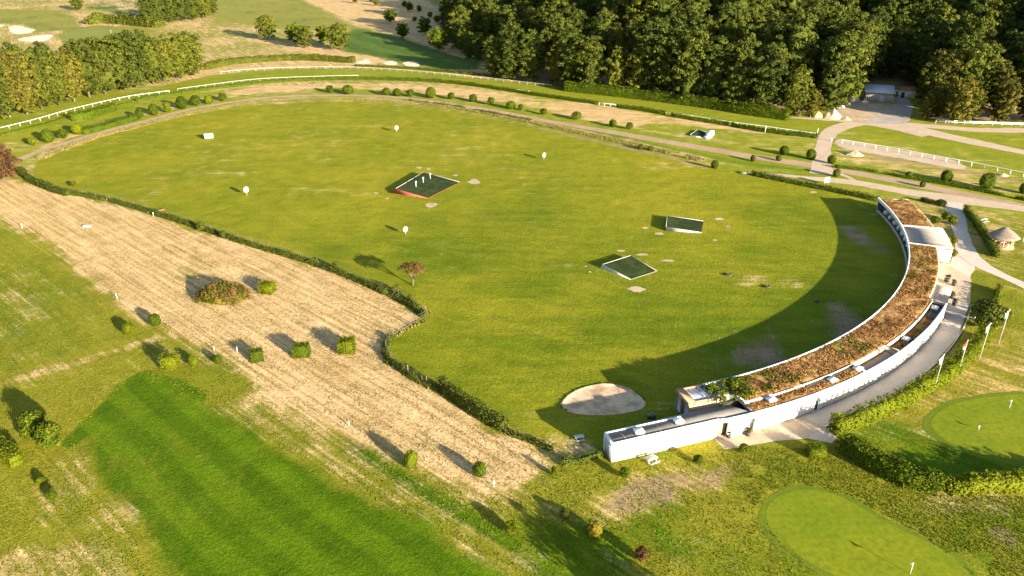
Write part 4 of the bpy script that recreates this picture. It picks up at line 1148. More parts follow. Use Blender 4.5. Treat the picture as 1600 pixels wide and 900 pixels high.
# scrub mound on the meadow
def mound():
    g = G(342, 478)
    o = thing('scrub_mound', 'overgrown mound of red and green scrub on the dry meadow', 'bush', (g[0], g[1] + 3.2, 0))
    for k, (mat, n) in enumerate((('leaf_mound', 100), ('leaf_hedge', 60), ('leaf_rust', 40))):
        b = MB()
        if k == 0: core_blob(b, (0, 0, .3), (4.2, 2.9, 1.8), 3, .3, .4)
        for q in range(n):
            a, r_ = rng.uniform(0, math.tau), math.sqrt(rng.random())
            x, y = math.cos(a) * r_ * 5.2, math.sin(a) * r_ * 3.7
            leaf_clump(b, (x, y, .3 + 2.5 * (1 - r_ * r_) + rng.uniform(-.2, .3)), rng.uniform(.4, .85), 44, .12, rng.uniform(.1, .95))
        b.build('scrub', M[mat], o)
mound()

# ------------------------------------------------------------------ hedges
def hedge(name, pts, w, h, mat, label, dens=26, leaf=.12, gap=0.0, rough=.25, cat='hedge', group=None, world_pts=None, irregular=.15, base_tint=.45, kind=None):
    c = np.array(densify(catmull(world_pts if world_pts is not None else GS(pts), 6), .7))
    d = np.gradient(c, axis=0); d /= np.hypot(d[:, 0], d[:, 1])[:, None] + 1e-9
    nr = np.c_[-d[:, 1], d[:, 0]]
    n = len(c)
    b = MB()
    hv = h * (1 + irregular * 2 * (vnoise(c[:, 0], c[:, 1], 2.4, 41) - .5) + irregular * (vnoise(c[:, 0], c[:, 1], .9, 42) - .5))
    keep = np.ones(n, bool) if gap <= 0 else vnoise(c[:, 0], c[:, 1], 4.0, 43) > gap
    prof_ = [(-.5, 0), (-.5, .6), (-.36, .93), (0, 1.0), (.36, .93), (.5, .6), (.5, 0)]
    k = len(prof_)
    V = []
    for i in range(n):
        sc = 1.0 if keep[i] else .25
        for a, z in prof_:
            ww = w * sc * .76 * (1 + rough * (rng.random() - .5))
            V.append((c[i, 0] + nr[i, 0] * a * ww, c[i, 1] + nr[i, 1] * a * ww, max(-.05, z * hv[i] * sc * .84 - .02)))
    F = [(i * k + j, i * k + j + 1, (i + 1) * k + j + 1, (i + 1) * k + j) for i in range(n - 1) for j in range(k - 1)]
    F += [tuple(range(k))[::-1], tuple(range((n - 1) * k, n * k))]
    b.add(V, F, base_tint)
    m_ = int(n * .7 * dens * 2.0 * (w + 2 * h) / 2)
    ii = rng.integers(0, n, m_)
    ii = ii[keep[ii]]
    s = rng.random(len(ii)) * (w + 2 * h)
    side = s < h; top = (s >= h) & (s < h + w)
    off = np.where(side, -.5 * w, np.where(top, s - h - .5 * w, .5 * w))
    zz = np.where(side, s, np.where(top, h, s - h - w)) / h * hv[ii]
    rnd = (1 - .35 * np.clip((zz / hv[ii] - .7) / .3, 0, 1) * ~top)
    off = off * rnd
    al = rng.uniform(-.4, .4, len(ii))
    p = np.c_[c[ii] + nr[ii] * off[:, None] + d[ii] * al[:, None], zz] + rng.normal(0, .05 + .12 * rough, (len(ii), 3))
    p[:, 2] = np.maximum(p[:, 2], .02)
    nn = np.c_[nr[ii] * np.where(side, -1, np.where(top, 0, 1))[:, None], np.where(top, 1, .15)] + rng.normal(0, .5, (len(ii), 3))
    b.leaves(p, nn, rng.uniform(.7, 1.4, len(ii)) * leaf, np.clip(base_tint + .5 * (vnoise(p[:, 0] + p[:, 2], p[:, 1] - p[:, 2], 1.1, 44) - .5) + rng.normal(0, .15, len(ii)), 0, 1))
    for e in (0, n - 1):
        for zf in (.3, .75): leaf_clump(b, (c[e, 0], c[e, 1], hv[e] * zf), min(w * .48, h * .4), 90, leaf, base_tint)
    o = b.build(name, M[mat])
    return tag(o, label, cat, group, kind)
hedge('clipped_hedge', [(214, 158), (265, 150), (330, 140), (430, 129), (520, 125), (600, 125), (700, 130), (800, 143), (835, 149), (933, 163)], 1.6, 1.3, 'leaf_hedge', 'long clipped hedge curving round the far bend under the white rail', 14, .17)
hedge('clipped_hedge', [(965, 168), (1000, 173), (1038, 179)], 1.6, 1.4, 'leaf_hedge', 'short dark hedge before the wood between two white rail gaps', 14, .17)
hedge('clipped_hedge', [(1050, 182), (1090, 189), (1136, 196)], 1.6, 1.4, 'leaf_hedge', 'dark hedge piece beside the white rail, left of the crossing hedge', 14, .17)
hedge('clipped_hedge', [(1144, 198), (1200, 207), (1276, 216)], 1.6, 1.4, 'leaf_hedge', 'dark hedge piece ending at the path crossing', 14, .17)
hedge('clipped_hedge', [(0, 212), (60, 198), (130, 178), (205, 161)], 1.2, .7, 'leaf_hedge', 'low hedge under the white rail at far left', 12, .17)
hedge('boundary_hedge', [(884, 142), (1000, 155), (1100, 168), (1160, 178), (1231, 188)], 2.4, 3.8, 'leaf_hedge', 'tall clipped hedge along the foot of the wood', 16, .2)
hedge('boundary_hedge', [(322, 109), (345, 103), (400, 97), (470, 94), (553, 98)], 3.0, 2.8, 'leaf_olive', 'thick hedge behind the far rail beside the golf course', 12, .28)
hedge('boundary_hedge', [(556, 104), (640, 108), (700, 113), (775, 121)], 1.6, 1.0, 'leaf_olive', 'low scrubby hedge behind the far rail before the bunkers', 12, .24)
hedge('low_hedge', [(1305, 262), (1360, 268), (1420, 279), (1500, 293), (1600, 313), (1700, 335)], 1.2, .8, 'leaf_hedge', 'low hedge line beside the dirt track at right', 20, .13, .25)
hedge('range_hedge', [(1176, 274), (1240, 287), (1300, 299), (1371, 314)], 1.5, 1.2, 'leaf_deep', 'dark hedge from the white board to the building corner', 22, .14)
hedge('garden_hedge', [(1440, 314), (1455, 318), (1474, 322)], 1.2, .9, 'leaf_deep', 'dark short hedge behind the planted roof', 22, .14)
hedge('garden_hedge', [(1508, 330), (1525, 352), (1545, 385), (1556, 402)], 1.3, 1.6, 'leaf_hedge', 'straight clipped hedge left of the thatched shelter', 26, .13)
hedge('garden_hedge', [(1560, 455), (1556, 475), (1553, 495)], 1.0, 1.4, 'leaf_hedge', 'narrow hedge above the big dark bush', 24, .13)
hedge('path_hedge', [(1302, 678), (1345, 662), (1400, 637), (1440, 613), (1480, 590), (1515, 556), (1538, 528)], 1.9, 2.5, 'leaf_lime', 'leafy lime hedge along the curved path below the flagpoles', 40, .14, 0, .5, irregular=.2)
hedge('tall_hedge', [(1318, 700), (1350, 722), (1390, 744), (1425, 758), (1462, 766)], 2.3, 2.3, 'leaf_hedge', 'tall thick dark hedge separating the two putting greens', 34, .15, 0, .45, irregular=.2)
hedge('shrub_hedge', [(1482, 766), (1530, 765), (1600, 759), (1680, 752)], 1.9, 2.0, 'leaf_lime', 'loose leafy hedge right of the tall dark hedge', 30, .17, 0, .7, irregular=.4)
hedge('block_hedge', [(-40, 672), (-8, 698), (14, 716), (28, 727)], 2.0, 2.0, 'leaf_lime', 'bright block-cut hedge at the left edge', 34, .11)
hedge('ivy_hedge', [(690, 610), (720, 632), (755, 655), (786, 672)], 1.3, 2.2, 'leaf_deep', 'dark ivy-grown fence section beside the bunker', 36, .13, 0, .4, irregular=.25)
hedge('corner_hedge', [(30, 268), (50, 284), (85, 299), (108, 305)], 1.8, 1.4, 'leaf_deep', 'dark hedge at the left corner of the range', 24, .16, 0, .5, irregular=.3)
hedge('scrub_strip', [(108, 303), (180, 317), (280, 347), (380, 380), (480, 410), (560, 440), (640, 478), (664, 496)], 1.2, .95, 'leaf_deep', 'scrubby overgrown strip along fence between meadow and range', 30, .13, .22, .8, irregular=.5, cat='scrub')
hedge('scrub_strip', [(608, 528), (603, 552), (618, 572), (650, 594), (690, 612)], 1.1, .75, 'leaf_olive', 'low scrub strip along the fence bend', 28, .12, .2, .8, irregular=.5, cat='scrub')
hedge('scrub_strip', [(790, 676), (830, 690), (862, 704)], 1.0, .6, 'leaf_olive', 'sparse scrub strip left of the white wing', 22, .12, .4, .8, irregular=.5, cat='scrub')
hedge('scrub_strip', [(880, 727), (905, 720), (938, 712)], .8, .9, 'leaf_deep', 'weedy green strip at the white wing corner', 30, .12, .2, .8, irregular=.5, cat='scrub')
hedge('scrub_strip', [(640, 158), (700, 165), (760, 176), (830, 189)], 1.0, .7, 'leaf_deep', 'dark scrub strip between dirt track and range lawn', 14, .16, .42, .8, irregular=.5, cat='scrub')
hedge('far_shrubbery', [(138, 38), (165, 36), (200, 38), (240, 42), (255, 42)], 7.0, 5.0, 'leaf_olive', 'loose shrubbery beside the far golf green', 4, .5, 0, .6, irregular=.4)
hedge('low_hedge', [(130, 210), (170, 199), (212, 187)], 2.8, 2.0, 'leaf_hedge', 'low bushy hedge between the round bushes at far left', 16, .16, 0, .6)
hedge('low_hedge', [(112, 188), (140, 184), (178, 172)], 3.4, 2.6, 'leaf_hedge', 'isolated hedge block casting a dark shadow inside the left bend', 14, .18, 0, .5)

# ------------------------------------------------------------------ grass tufts (nobody could count them)
def tufts(name, n, poly, h, mat, tint, seed, width=.5, thr=.3, avoid=None):
    A = np.array(poly); lo, hi = A.min(0), A.max(0)
    x, y = rng.uniform(lo[0], hi[0], n), rng.uniform(lo[1], hi[1], n)
    k = (sdf(x, y, poly) < -.3) & (vnoise(x, y, 2.2, seed) + .4 * vnoise(x, y, 9, seed + 1) > thr)
    if avoid:
        for p in avoid: k &= sdf(x, y, p) > .2
    x, y = x[k], y[k]
    m_ = len(x)
    a = rng.uniform(0, math.tau, m_); hh = h * rng.uniform(.5, 1.4, m_); w = hh * width
    lean = rng.normal(0, .35, (m_, 2)) * hh[:, None]
    p0 = np.c_[x + np.cos(a) * w, y + np.sin(a) * w, np.zeros(m_)]
    p1 = np.c_[x - np.cos(a) * w, y - np.sin(a) * w, np.zeros(m_)]
    p2 = np.c_[x + lean[:, 0], y + lean[:, 1], hh]
    b = MB()
    b.tris(np.stack([p0, p1, p2], 1), np.clip(tint + .45 * (vnoise(x, y, 5, seed + 2) - .5) + rng.normal(0, .2, m_), 0, 1))
    return tag(b.build(name, M[mat]), kind='stuff')
tufts('straw_tufts', 110000, MEADOW, .14, 'leaf_tuft', .72, 51, .6, .45)
tufts('rough_grass_tufts', 70000, GS([(-40, 600), (250, 530), (335, 552), (388, 582), (412, 616), (470, 650), (560, 690), (660, 732), (745, 768), (805, 772), (870, 712), (940, 722), (1110, 690), (1190, 800), (1290, 905), (830, 905), (700, 842), (580, 782), (460, 712), (330, 642), (210, 588), (118, 680), (190, 790), (250, 905), (-40, 905)]), .10, 'leaf_grass', .5, 61, .8, .45)
tufts('field_grass_tufts', 60000, UPPER_FIELD, .1, 'leaf_grass', .55, 66, .8, .6)
tufts('rough_grass_tufts', 36000, GS([(1112, 694), (1300, 700), (1440, 770), (1640, 775), (1640, 905), (1525, 905), (1440, 838), (1330, 780), (1250, 758), (1200, 775), (1180, 800)]), .10, 'leaf_grass', .5, 71, .8, .4)
lip = np.array(catmull(GS([(880, 630), (893, 616), (915, 606), (945, 601), (975, 606), (998, 620), (1004, 632), (990, 641), (950, 647), (910, 646), (886, 640)]), 6, True)); lc = lip.mean(0)
tufts('bunker_lip_grass', 16000, [tuple(p) for p in np.r_[lc + (lip - lc) * 1.12, lc + (lip[:1] - lc) * 1.12, lc + (lip[:1] - lc) * .97, (lc + (lip - lc) * .97)[::-1]]], .22, 'leaf_grass', .4, 77, .5, .45)
strip = catmull(GS([(60, 249), (150, 214), (300, 177), (400, 161), (480, 156), (560, 156), (680, 164), (780, 180), (900, 206), (1000, 228), (1100, 251)]), 5)
sa = np.array(strip); sd = np.gradient(sa, axis=0); sn = np.c_[-sd[:, 1], sd[:, 0]] / np.hypot(sd[:, 0], sd[:, 1])[:, None]
tufts('tall_grass_strip', 420000, [tuple(p) for p in np.r_[sa + sn * 2.0, (sa - sn * 2.0)[::-1]]], .38, 'leaf_tuft', .3, 81, .35, .4)
fs = catmull(GS([(100, 300), (180, 315), (280, 345), (380, 378), (480, 408), (560, 438), (640, 474), (668, 492), (640, 512), (608, 530), (603, 552), (618, 574), (690, 613), (790, 668), (850, 695)]), 5)
sa = np.array(fs); sd = np.gradient(sa, axis=0); sn = np.c_[-sd[:, 1], sd[:, 0]] / (np.hypot(sd[:, 0], sd[:, 1])[:, None] + 1e-9)
tufts('tall_grass_strip', 160000, [tuple(p) for p in np.r_[sa + sn * 1.1, (sa - sn * 1.1)[::-1]]], .4, 'leaf_tuft', .5, 91, .35, .5)

# ------------------------------------------------------------------ fences and rails
def post_mesh(w, h, mat, name='post'):
    b = MB(); b.box((0, 0, h / 2 - .1), (w, w, h + .2)); return b.mesh(name, M[mat])
def fence(name, pts, label, cat, sp, post, ph, wires, wire_r, mat, group=None, k=8):
    c0 = np.array(densify(catmull(GS(pts), k), .5))
    L = np.r_[0, np.cumsum(np.hypot(*np.diff(c0, axis=0).T))]
    q_ = np.linspace(0, L[-1], max(2, int(round(L[-1] / sp)) + 1))
    c = np.c_[np.interp(q_, L, c0[:, 0]), np.interp(q_, L, c0[:, 1])]
    o = thing(name, label, cat, (c[0, 0], c[0, 1], 0), group=group)
    for p in c:
        q = link('post', post, o); q.location = (p[0] - c[0, 0], p[1] - c[0, 1], 0)
    for z in wires:
        b = MB(); b.tube([(p[0] - c[0, 0], p[1] - c[0, 1], z) for p in c], wire_r, 5, cap=True)
        b.build('rail' if wire_r > .03 else 'wire', M[mat], o)
    return o
wood_post = post_mesh(.09, 1.4, 'bark'); rail_post = post_mesh(.08, 1.15, 'white_plastic'); big_post = post_mesh(.14, 1.25, 'white_plastic'); dim_post = post_mesh(.08, 1.15, 'grey_white')
fence('wire_fence', [(60, 250), (150, 215), (300, 178), (400, 162), (480, 157), (560, 157), (680, 166), (780, 183), (900, 210), (1000, 232), (1100, 255)], 'post and wire fence along the far edge of the range', 'fence', 4.5, wood_post, 1.7, (.5, 1.0, 1.5), .012, 'grey_wood')
fence('wire_fence', [(108, 301), (180, 315), (280, 344), (380, 377), (480, 407), (560, 437), (640, 473), (668, 494)], 'post and wire fence between the dry meadow and range', 'fence', 5.0, wood_post, 1.7, (.5, 1.0, 1.5), .012, 'grey_wood')
fence('wire_fence', [(668, 496), (640, 512), (609, 530), (604, 552), (620, 574), (650, 594), (700, 617), (790, 668)], 'post and wire fence round the meadow bend beside the bunker', 'fence', 4.2, wood_post, 1.7, (.5, 1.0, 1.5), .012, 'grey_wood')
fence('running_rail', [(-40, 214), (0, 205), (60, 190), (120, 173), (200, 155), (265, 146)], 'white plastic running rail at far left of the racetrack', 'railing', 4.0, rail_post, 1.1, (1.12,), .075, 'white_plastic')
fence('running_rail', [(278, 143), (330, 136), (400, 127.5), (480, 123.5), (560, 121.5)], 'white inner running rail above the hedge of the far bend', 'railing', 4.0, dim_post, 1.1, (1.12,), .08, 'grey_white')
fence('running_rail', [(345, 116), (400, 111), (450, 109), (540, 108), (620, 112), (700, 119), (760, 125), (862, 137)], 'white outer running rail round the far bend', 'railing', 4.0, dim_post, 1.1, (1.12,), .075, 'grey_white')
fence('running_rail', [(800, 143), (828, 147)], 'short white rail in the hedge gap left before the wood', 'railing', 2.6, rail_post, 1.1, (1.12,), .08, 'white_plastic', k=2)
fence('running_rail', [(936, 165), (962, 168)], 'short white rail in the hedge gap before the wood', 'railing', 2.6, rail_post, 1.1, (1.12,), .08, 'white_plastic', k=2)
fence('running_rail', [(1040, 180), (1090, 187), (1140, 195), (1200, 203), (1277, 214)], 'white rail over the dark hedge ending at the crossing', 'railing', 3.4, rail_post, 1.1, (1.12,), .075, 'white_plastic')
fence('running_rail', [(1299, 221), (1340, 228), (1400, 238), (1480, 253), (1540, 264), (1620, 281)], 'white post and rail fence right of the path crossing', 'railing', 3.4, big_post, 1.25, (1.22,), .085, 'white_plastic')
fence('white_fence', [(1462, 192), (1500, 194), (1560, 196), (1640, 199)], 'white low fence under the trees right of the yard', 'fence', 3.0, rail_post, 1.1, (.6, 1.1), .10, 'white_plastic')

# ------------------------------------------------------------------ targets on the range
def target(name, W_, N_, E_, S_, hw, side_mat, label, base_w=None, front_line=True):
    g = {k: np.array(G(*p)) for k, p in zip('WNES', (W_, N_, E_, S_))}
    cx = sum(g.values()) / 4
    o = thing(name, label, 'target', (cx[0], cx[1], 0))
    L = {k: v - cx for k, v in g.items()}
    zs = {'W': hw, 'N': hw, 'E': .05, 'S': .05}
    b = MB()
    LB = dict(L)
    if base_w: LB['W'] = np.array(G(*base_w)) - cx
    low = [(*LB[k], -.05) for k in 'WSEN']; top = [(*L[k], zs[k]) for k in 'WSEN']
    b.add(low + top, [(3, 2, 1, 0), (0, 1, 5, 4), (1, 2, 6, 5), (2, 3, 7, 6), (3, 0, 4, 7)])
    b.build('side_wall', M[side_mat], o)
    b = MB(); b.add([(*(L[k] * .99), zs[k] + .0) for k in 'WSEN'], [(0, 1, 2, 3)]); b.build('turf_deck', M['artificial_turf'], o)
    b = MB()
    def edge(p, q, zp, zq):
        b.tube([(*p, zp + .06), (*q, zq + .06)], .05, 4)
    edge(L['W'], L['N'], hw, hw); edge(L['N'], L['E'], hw, .05)
    if front_line: edge(L['W'], L['S'], hw, .05)
    b.build('edge_frame', M['grey_white'], o)
    return o, g, L, cx
t1, g1, L1_, c1 = target('target_green', (619, 302), (662, 276), (718, 285), (669, 310), 1.25, 'red_surface', 'large tilted target green with red side wall and poles', (606, 301), False)
def on_deck(L, a, c):   # a: W->N, c: back->front
    p = (L['W'] * (1 - a) + L['N'] * a) * (1 - c) + (L['S'] * (1 - a) + L['E'] * a) * c
    return p
for a in (.3, .55, .8):
    p = on_deck(L1_, a, .35); z0 = 1.25 * .65
    b = MB(); b.tube([(p[0], p[1], z0 - .05), (p[0], p[1], z0 + 1.25)], .05, 6); b.tube([(p[0], p[1], z0 + 1.25), (p[0], p[1], z0 + 1.6)], [.2, .2], 8)
    b.build('target_pole', M['white_plastic'], t1)
target('target_green', (941, 420), (985, 406), (1026, 424), (985, 437), .95, 'grey_white', 'white-edged tilted target green nearest the sand bunker', (937, 419))  # white side wall coloured grey to put in the shade of its face
target('target_green', (1040, 361), (1042, 343), (1099, 346), (1096, 364), .95, 'grey_white', 'white-edged tilted target green nearest the tee building north end')  # side wall greyed the same way, shade put into the colour
t4, *_ = target('target_green', (1078, 213), (1090, 205), (1108, 208), (1101, 216), .5, 'white_paint', 'small dark green platform with white steps near the racetrack')
g = G(1108, 214); rel = np.array(g) - np.array(t4.location[:2])
for k in range(3):
    b = MB(); b.box((rel[0] + k * 1.0 - 1.0, rel[1] + k * 2.0 - 1.6, .35 + .2 * k), (1.7, 1.6, .8 + .3 * k), .5); b.build('step_block', M['white_plastic'], t4)
# yardage signs
def sign(x, y, hpx, wpx, label):
    g = G(x, y); m_ = mpp(x, y); top = max(1.6, hpx * m_ * 1.05); w = wpx * m_
    o = thing('yardage_sign', label, 'sign', (g[0], g[1], 0), R(38), 'white oval distance signs on the range')
    b = MB(); b.tube([(0, .05, 0), (0, .05, top * .6)], .06, 6); b.build('post', M['grey_panel'], o)
    b = MB(); n = 20; hh = top * .31
    V = [(math.cos(t) * w * .5, -s, top - hh + math.sin(t) * hh) for s in (-.0, .07) for t in np.linspace(0, math.tau, n + 1)[:-1]]
    b.add(V, [tuple(range(n)), tuple(range(n, 2 * n))[::-1]] + [(i, n + i, n + (i + 1) % n, (i + 1) % n) for i in range(n)])
    b.build('board', M['white_plastic'], o)
sign(386, 306, 14, 8, 'white oval distance sign at left on the range lawn'); sign(634, 367, 13, 8, 'white oval distance sign below the red-sided target')
sign(850, 250, 11, 6, 'white oval distance sign right of centre on the far lawn'); sign(620, 207, 10, 6, 'white oval distance sign farthest up the lawn')
g = G(327, 218)
o = thing('target_board', 'white rectangular board standing at far left of range lawn', 'sign', (g[0], g[1], 0), R(20))
b = MB(); b.box((0, 0, 1.2), (2.7, .12, 1.5)); b.build('board', M['white_plastic'], o)
for s in (-1, 1):
    b = MB(); b.box((s * 1.0, .1, .45), (.1, .1, 1.0)); b.build('leg', M['grey_wood'], o)
# balls lying about
def balls():
    b = MB(); n = 420
    pts = [G(rng.uniform(560, 1330), rng.uniform(240, 560)) for _ in range(n)]
    pts += [G(rng.normal(985, 22), rng.normal(424, 9)) for _ in range(50)] + [G(rng.normal(1075, 22), rng.normal(352, 8)) for _ in range(50)]
    P_ = np.array(pts); k = sdf(P_[:, 0], P_[:, 1], LAWN) < -2
    for x, y in P_[k]:
        r_ = .035
        b.add([(x + r_, y, r_), (x - r_, y, r_), (x, y + r_, r_), (x, y - r_, r_), (x, y, 2 * r_), (x, y, 0)], [(0, 2, 4), (2, 1, 4), (1, 3, 4), (3, 0, 4), (2, 0, 5), (1, 2, 5), (3, 1, 5), (0, 3, 5)])
    tag(b.build('golf_balls', M['white_plastic']), kind='stuff')
balls()

# ------------------------------------------------------------------ flagpoles, pins, stakes
def flagpole(x, y, ytop, mats, label):
    g = G(x, y); h = (y - ytop) * mpp(x, y) * 1.19
    o = thing('flagpole', label, 'flagpole', (g[0], g[1], 0), group='flagpoles beside the upper putting green')
    b = MB(); b.tube([(0, 0, -.1), (0, 0, h)], [.05, .035], 8); b.build('pole', M['grey_white'], o)
    b = MB(); b.tube([(0, 0, h), (0, 0, h + .14)], [.09, .05], 8); b.build('finial', M['white_plastic'], o)
    n, m_ = 6, 9
    V, F = [], []
    for i in range(n + 1):
        for j in range(m_ + 1):
            u, v = i / n, j / m_
            dx = u * .45 * (1 - .3 * v); fold = .16 * math.sin(u * 9 + v * 2) * (0.4 + v)
            V.append((-.07 - dx, fold - .1 * u, h - .15 - v * 1.15 - u * .6))
    for i in range(n):
        for j in range(m_):
            a = i * (m_ + 1) + j; F.append((a, a + 1, a + m_ + 2, a + m_ + 1))
    nb = MB(); nb.add(V, F); fl = nb.build('flag', M[mats[0]], o, True)
    if len(mats) > 1:
        fl.data.materials.append(M[mats[1]])
        for k, p in enumerate(fl.data.polygons): p.material_index = 1 if (k % m_) < 4 else 0
flagpole(1560, 538, 487, ['white_cloth'], 'white flagpole with limp white flag in front of the dark bush')
flagpole(1530, 562, 508, ['white_cloth'], 'white flagpole with drooping white flag, second from the dark bush')
flagpole(1496, 586, 534, ['white_cloth', 'red_cloth'], 'white flagpole flying a red and white flag')
flagpole(1459, 610, 556, ['white_cloth'], 'white flagpole with white flag nearest the white building wall')
def pin(x, y, h, label, flag=True):
    g = G(x, y)
    o = thing('flagstick', label, 'golf flag', (g[0], g[1], 0))
    b = MB(); b.tube([(0, 0, 0), (0, 0, h)], .03, 6); b.build('stick', M['white_plastic'], o)
    b = MB(); b.add([(0, .012, h), (0, .012, h - .42), (-.5, .05, h - .3), (0, -.012, h), (0, -.012, h - .42), (-.5, .03, h - .3)], [(0, 1, 2), (5, 4, 3), (0, 2, 5, 3), (1, 4, 5, 2)])
    b.build('flag', M['white_cloth'], o)
pin(1422, 897, 1.7, 'white flagstick on the lower putting green'); pin(1577, 638, 1.5, 'white flagstick on the upper putting green'); pin(1529, 672, .8, 'short pin near left of upper putting green'); pin(174, 52, 2.2, 'flagstick on the far golf green')
def stake(x, y, hpx, label):
    g = G(x, y); h = hpx * mpp(x, y) * 1.25
    b = MB(); b.box((0, 0, h / 2), (.09, .09, h)); b.box((0, 0, h + .03), (.11, .11, .06))
    o = b.build('marker_stake', M['white_plastic']); o.location = (g[0], g[1], 0); o.rotation_euler = (.04, .03, .3)
    tag(o, label, 'stake')
for x, y, h, lab in [(183, 467, 7, 'white stake at the left border of the dry meadow'), (335, 548, 6, 'white stake above the three pale bushes'), (371, 551, 8, 'white stake left of the cube-shaped bush'), (772, 760, 9, 'white stake at the lower tip of the meadow'), (35, 357, 6, 'white stake near left edge of the upper field'),
                     (1427, 762, 9, 'white stake at foot of the tall dark hedge, left one'), (1460, 768, 10, 'white stake at the right end of the tall dark hedge'), (545, 665, 6, 'white stake on the lower border of the meadow'), (240, 338, 5, 'white stake beside the board pile on the fence'), (1277, 208, 6, 'white post at the crossing end of the hedge'),
                     (1195, 208, 9, 'white marker post beside the racetrack hedge'), (1310, 699, 6, 'small white stake at left end of the tall dark hedge')]:
    stake(x, y, h, lab)
for a, b_ in (((638, 586), 16), ((667, 602), 14)):
    g = G(*a)
    mb = MB(); mb.tube([(0, 0, 0), (0, 0, b_ * mpp(*a) * 1.15)], .05, 6)
    o = mb.build('fence_pole', M['wood']); o.location = (g[0], g[1], 0)
    tag(o, 'tall thin wooden pole on the fence bend, ' + ('left of two' if a[0] < 650 else 'right of two'), 'pole')

# ------------------------------------------------------------------ gravel yard: shed, store, heaps
g = G(1376, 160)
o = thing('shed', 'grey timber shed with sloping metal roof in the gravel yard', 'shed', (g[0], g[1] + 3, 0), R(-18))
b = MB(); b.prism([(-5, -3), (5, -3), (5, 3), (-5, 3)], 0, [3.6, 3.6, 5.2, 5.2]); b.build('wall', M['grey_wood'], o)
for k in range(14):
    b = MB(); b.box((-4.65 + k * .715, -3.03, 1.8), (.62, .06, 3.5)); b.build('plank', M['grey_wood'], o)
b = MB(); b.prism([(-5.5, -3.7), (5.5, -3.7), (5.5, 3.6), (-5.5, 3.6)], [3.62, 3.62, 5.4, 5.4], [3.78, 3.78, 5.56, 5.56]); b.build('roof', M['metal_roof'], o)
b = MB()
for k in range(12): b.prism([(-5.2 + k * .92, -3.71), (-5.1 + k * .92, -3.71), (-5.1 + k * .92, 3.61), (-5.2 + k * .92, 3.61)], [3.7, 3.7, 5.5, 5.5], [3.84, 3.84, 5.62, 5.62])
b.build('roof_seam', M['metal_roof'], o)
b = MB(); b.box((.6, -3.1, 1.3), (2.6, .1, 2.5)); b.build('door', M['grey_panel'], o)
g = G(1420, 154)
o = thing('store_hut', 'small white hut with rusty orange roof beside the shed', 'hut', (g[0], g[1] + 3, 0), R(-12))
b = MB(); b.box((0, 0, 1.5), (6.0, 3.6, 3.0)); b.build('wall', M['white_paint'], o)
b = MB(); b.prism([(-3.4, -2.3), (3.4, -2.3), (3.4, 2.3), (-3.4, 2.3)], [3.02, 3.02, 3.6, 3.6], [3.2, 3.2, 3.8, 3.8]); b.build('roof', M['rust'], o)
b = MB(); b.box((-1.6, -1.83, 1.1), (1.2, .08, 2.1)); b.build('door', M['dark_paint'], o)
g = G(1393, 160)
b = MB(); b.tube([(0, 0, 0), (0, 0, .3), (0, 0, .32), (0, 0, .95), (0, 0, .97), (0, 0, 1.25)], [.62, .62, .68, .68, .62, .62], 14)
o = b.build('water_tank', M['yellow_paint'], shade=False); o.location = (g[0], g[1], 0); tag(o, 'round yellow tank standing in front of the grey shed', 'tank')
def heap(x, y, wpx, hpx, mat, label, seed):
    g = G(x, y); m_ = mpp(x, y); w, h = wpx * m_ / 2, hpx * m_ * 1.1
    nr, na = 10, 28
    V, F = [(0, 0, h)], []
    for i in range(1, nr + 1):
        for j in range(na):
            a = j * math.tau / na; rr_ = i / nr
            q = (math.cos(a) * w * rr_, math.sin(a) * w * .8 * rr_)
            V.append((*q, max(-.1, h * (1 - rr_) ** 1.1 + .35 * h * (float(vnoise(q[0] + seed * 9, q[1], 1.2, 7)) - .5) * (1 if i < nr else 0) - (.1 if i == nr else 0))))
    F += [(0, 1 + j, 1 + (j + 1) % na) for j in range(na)]
    F += [(1 + (i - 1) * na + j, 1 + i * na + j, 1 + i * na + (j + 1) % na, 1 + (i - 1) * na + (j + 1) % na) for i in range(1, nr) for j in range(na)]
    b = MB(); b.add(V, F); o = b.build('gravel_heap', M[mat], shade=True); o.location = (g[0], g[1] + w * .5, 0); tag(o, label, 'heap')
sheet('earth_patch', GS([(1292, 186), (1310, 172), (1340, 170), (1372, 178), (1350, 188), (1318, 191)]), 'bare_earth', .046, .5)
sheet('earth_patch', GS([(1352, 164), (1385, 160), (1408, 163), (1390, 170), (1362, 171)]), 'bare_earth', .046, .4)
heap(1352, 161, 16, 6, 'rubble', 'low dark rubble heap against the shed wall', 7); heap(1324, 188, 18, 5, 'bare_earth', 'low brown spoil heap right of the sandy heap', 8)
heap(1319, 165, 22, 12, 'rubble', 'grey gravel heap at the back left of the yard', 1); heap(1304, 186, 34, 14, 'sand', 'sandy heap at the front left corner of the yard', 2)
heap(1336, 158, 26, 9, 'rubble', 'dark gravel heap behind the others near the shed', 3); heap(1279, 184, 22, 9, 'bare_earth', 'low brown earth heap at the wood edge', 4)
heap(1338, 244, 30, 7, 'bare_earth', 'low sandy mound below the white rail', 5); heap(1570, 276, 18, 4, 'bare_earth', 'flat earth mound beside the dirt track at right', 6)
g = G(1312, 168)
b = MB()
for k in range(4): b.box((0, 0, .15 + k * .16), (3.4 - .2 * k, 1.6, .12), .1 * k)
o = b.build('board_stack', M['white_paint']); o.location = (g[0], g[1], 0); tag(o, 'stack of pale boards lying between the gravel heaps', 'boards')

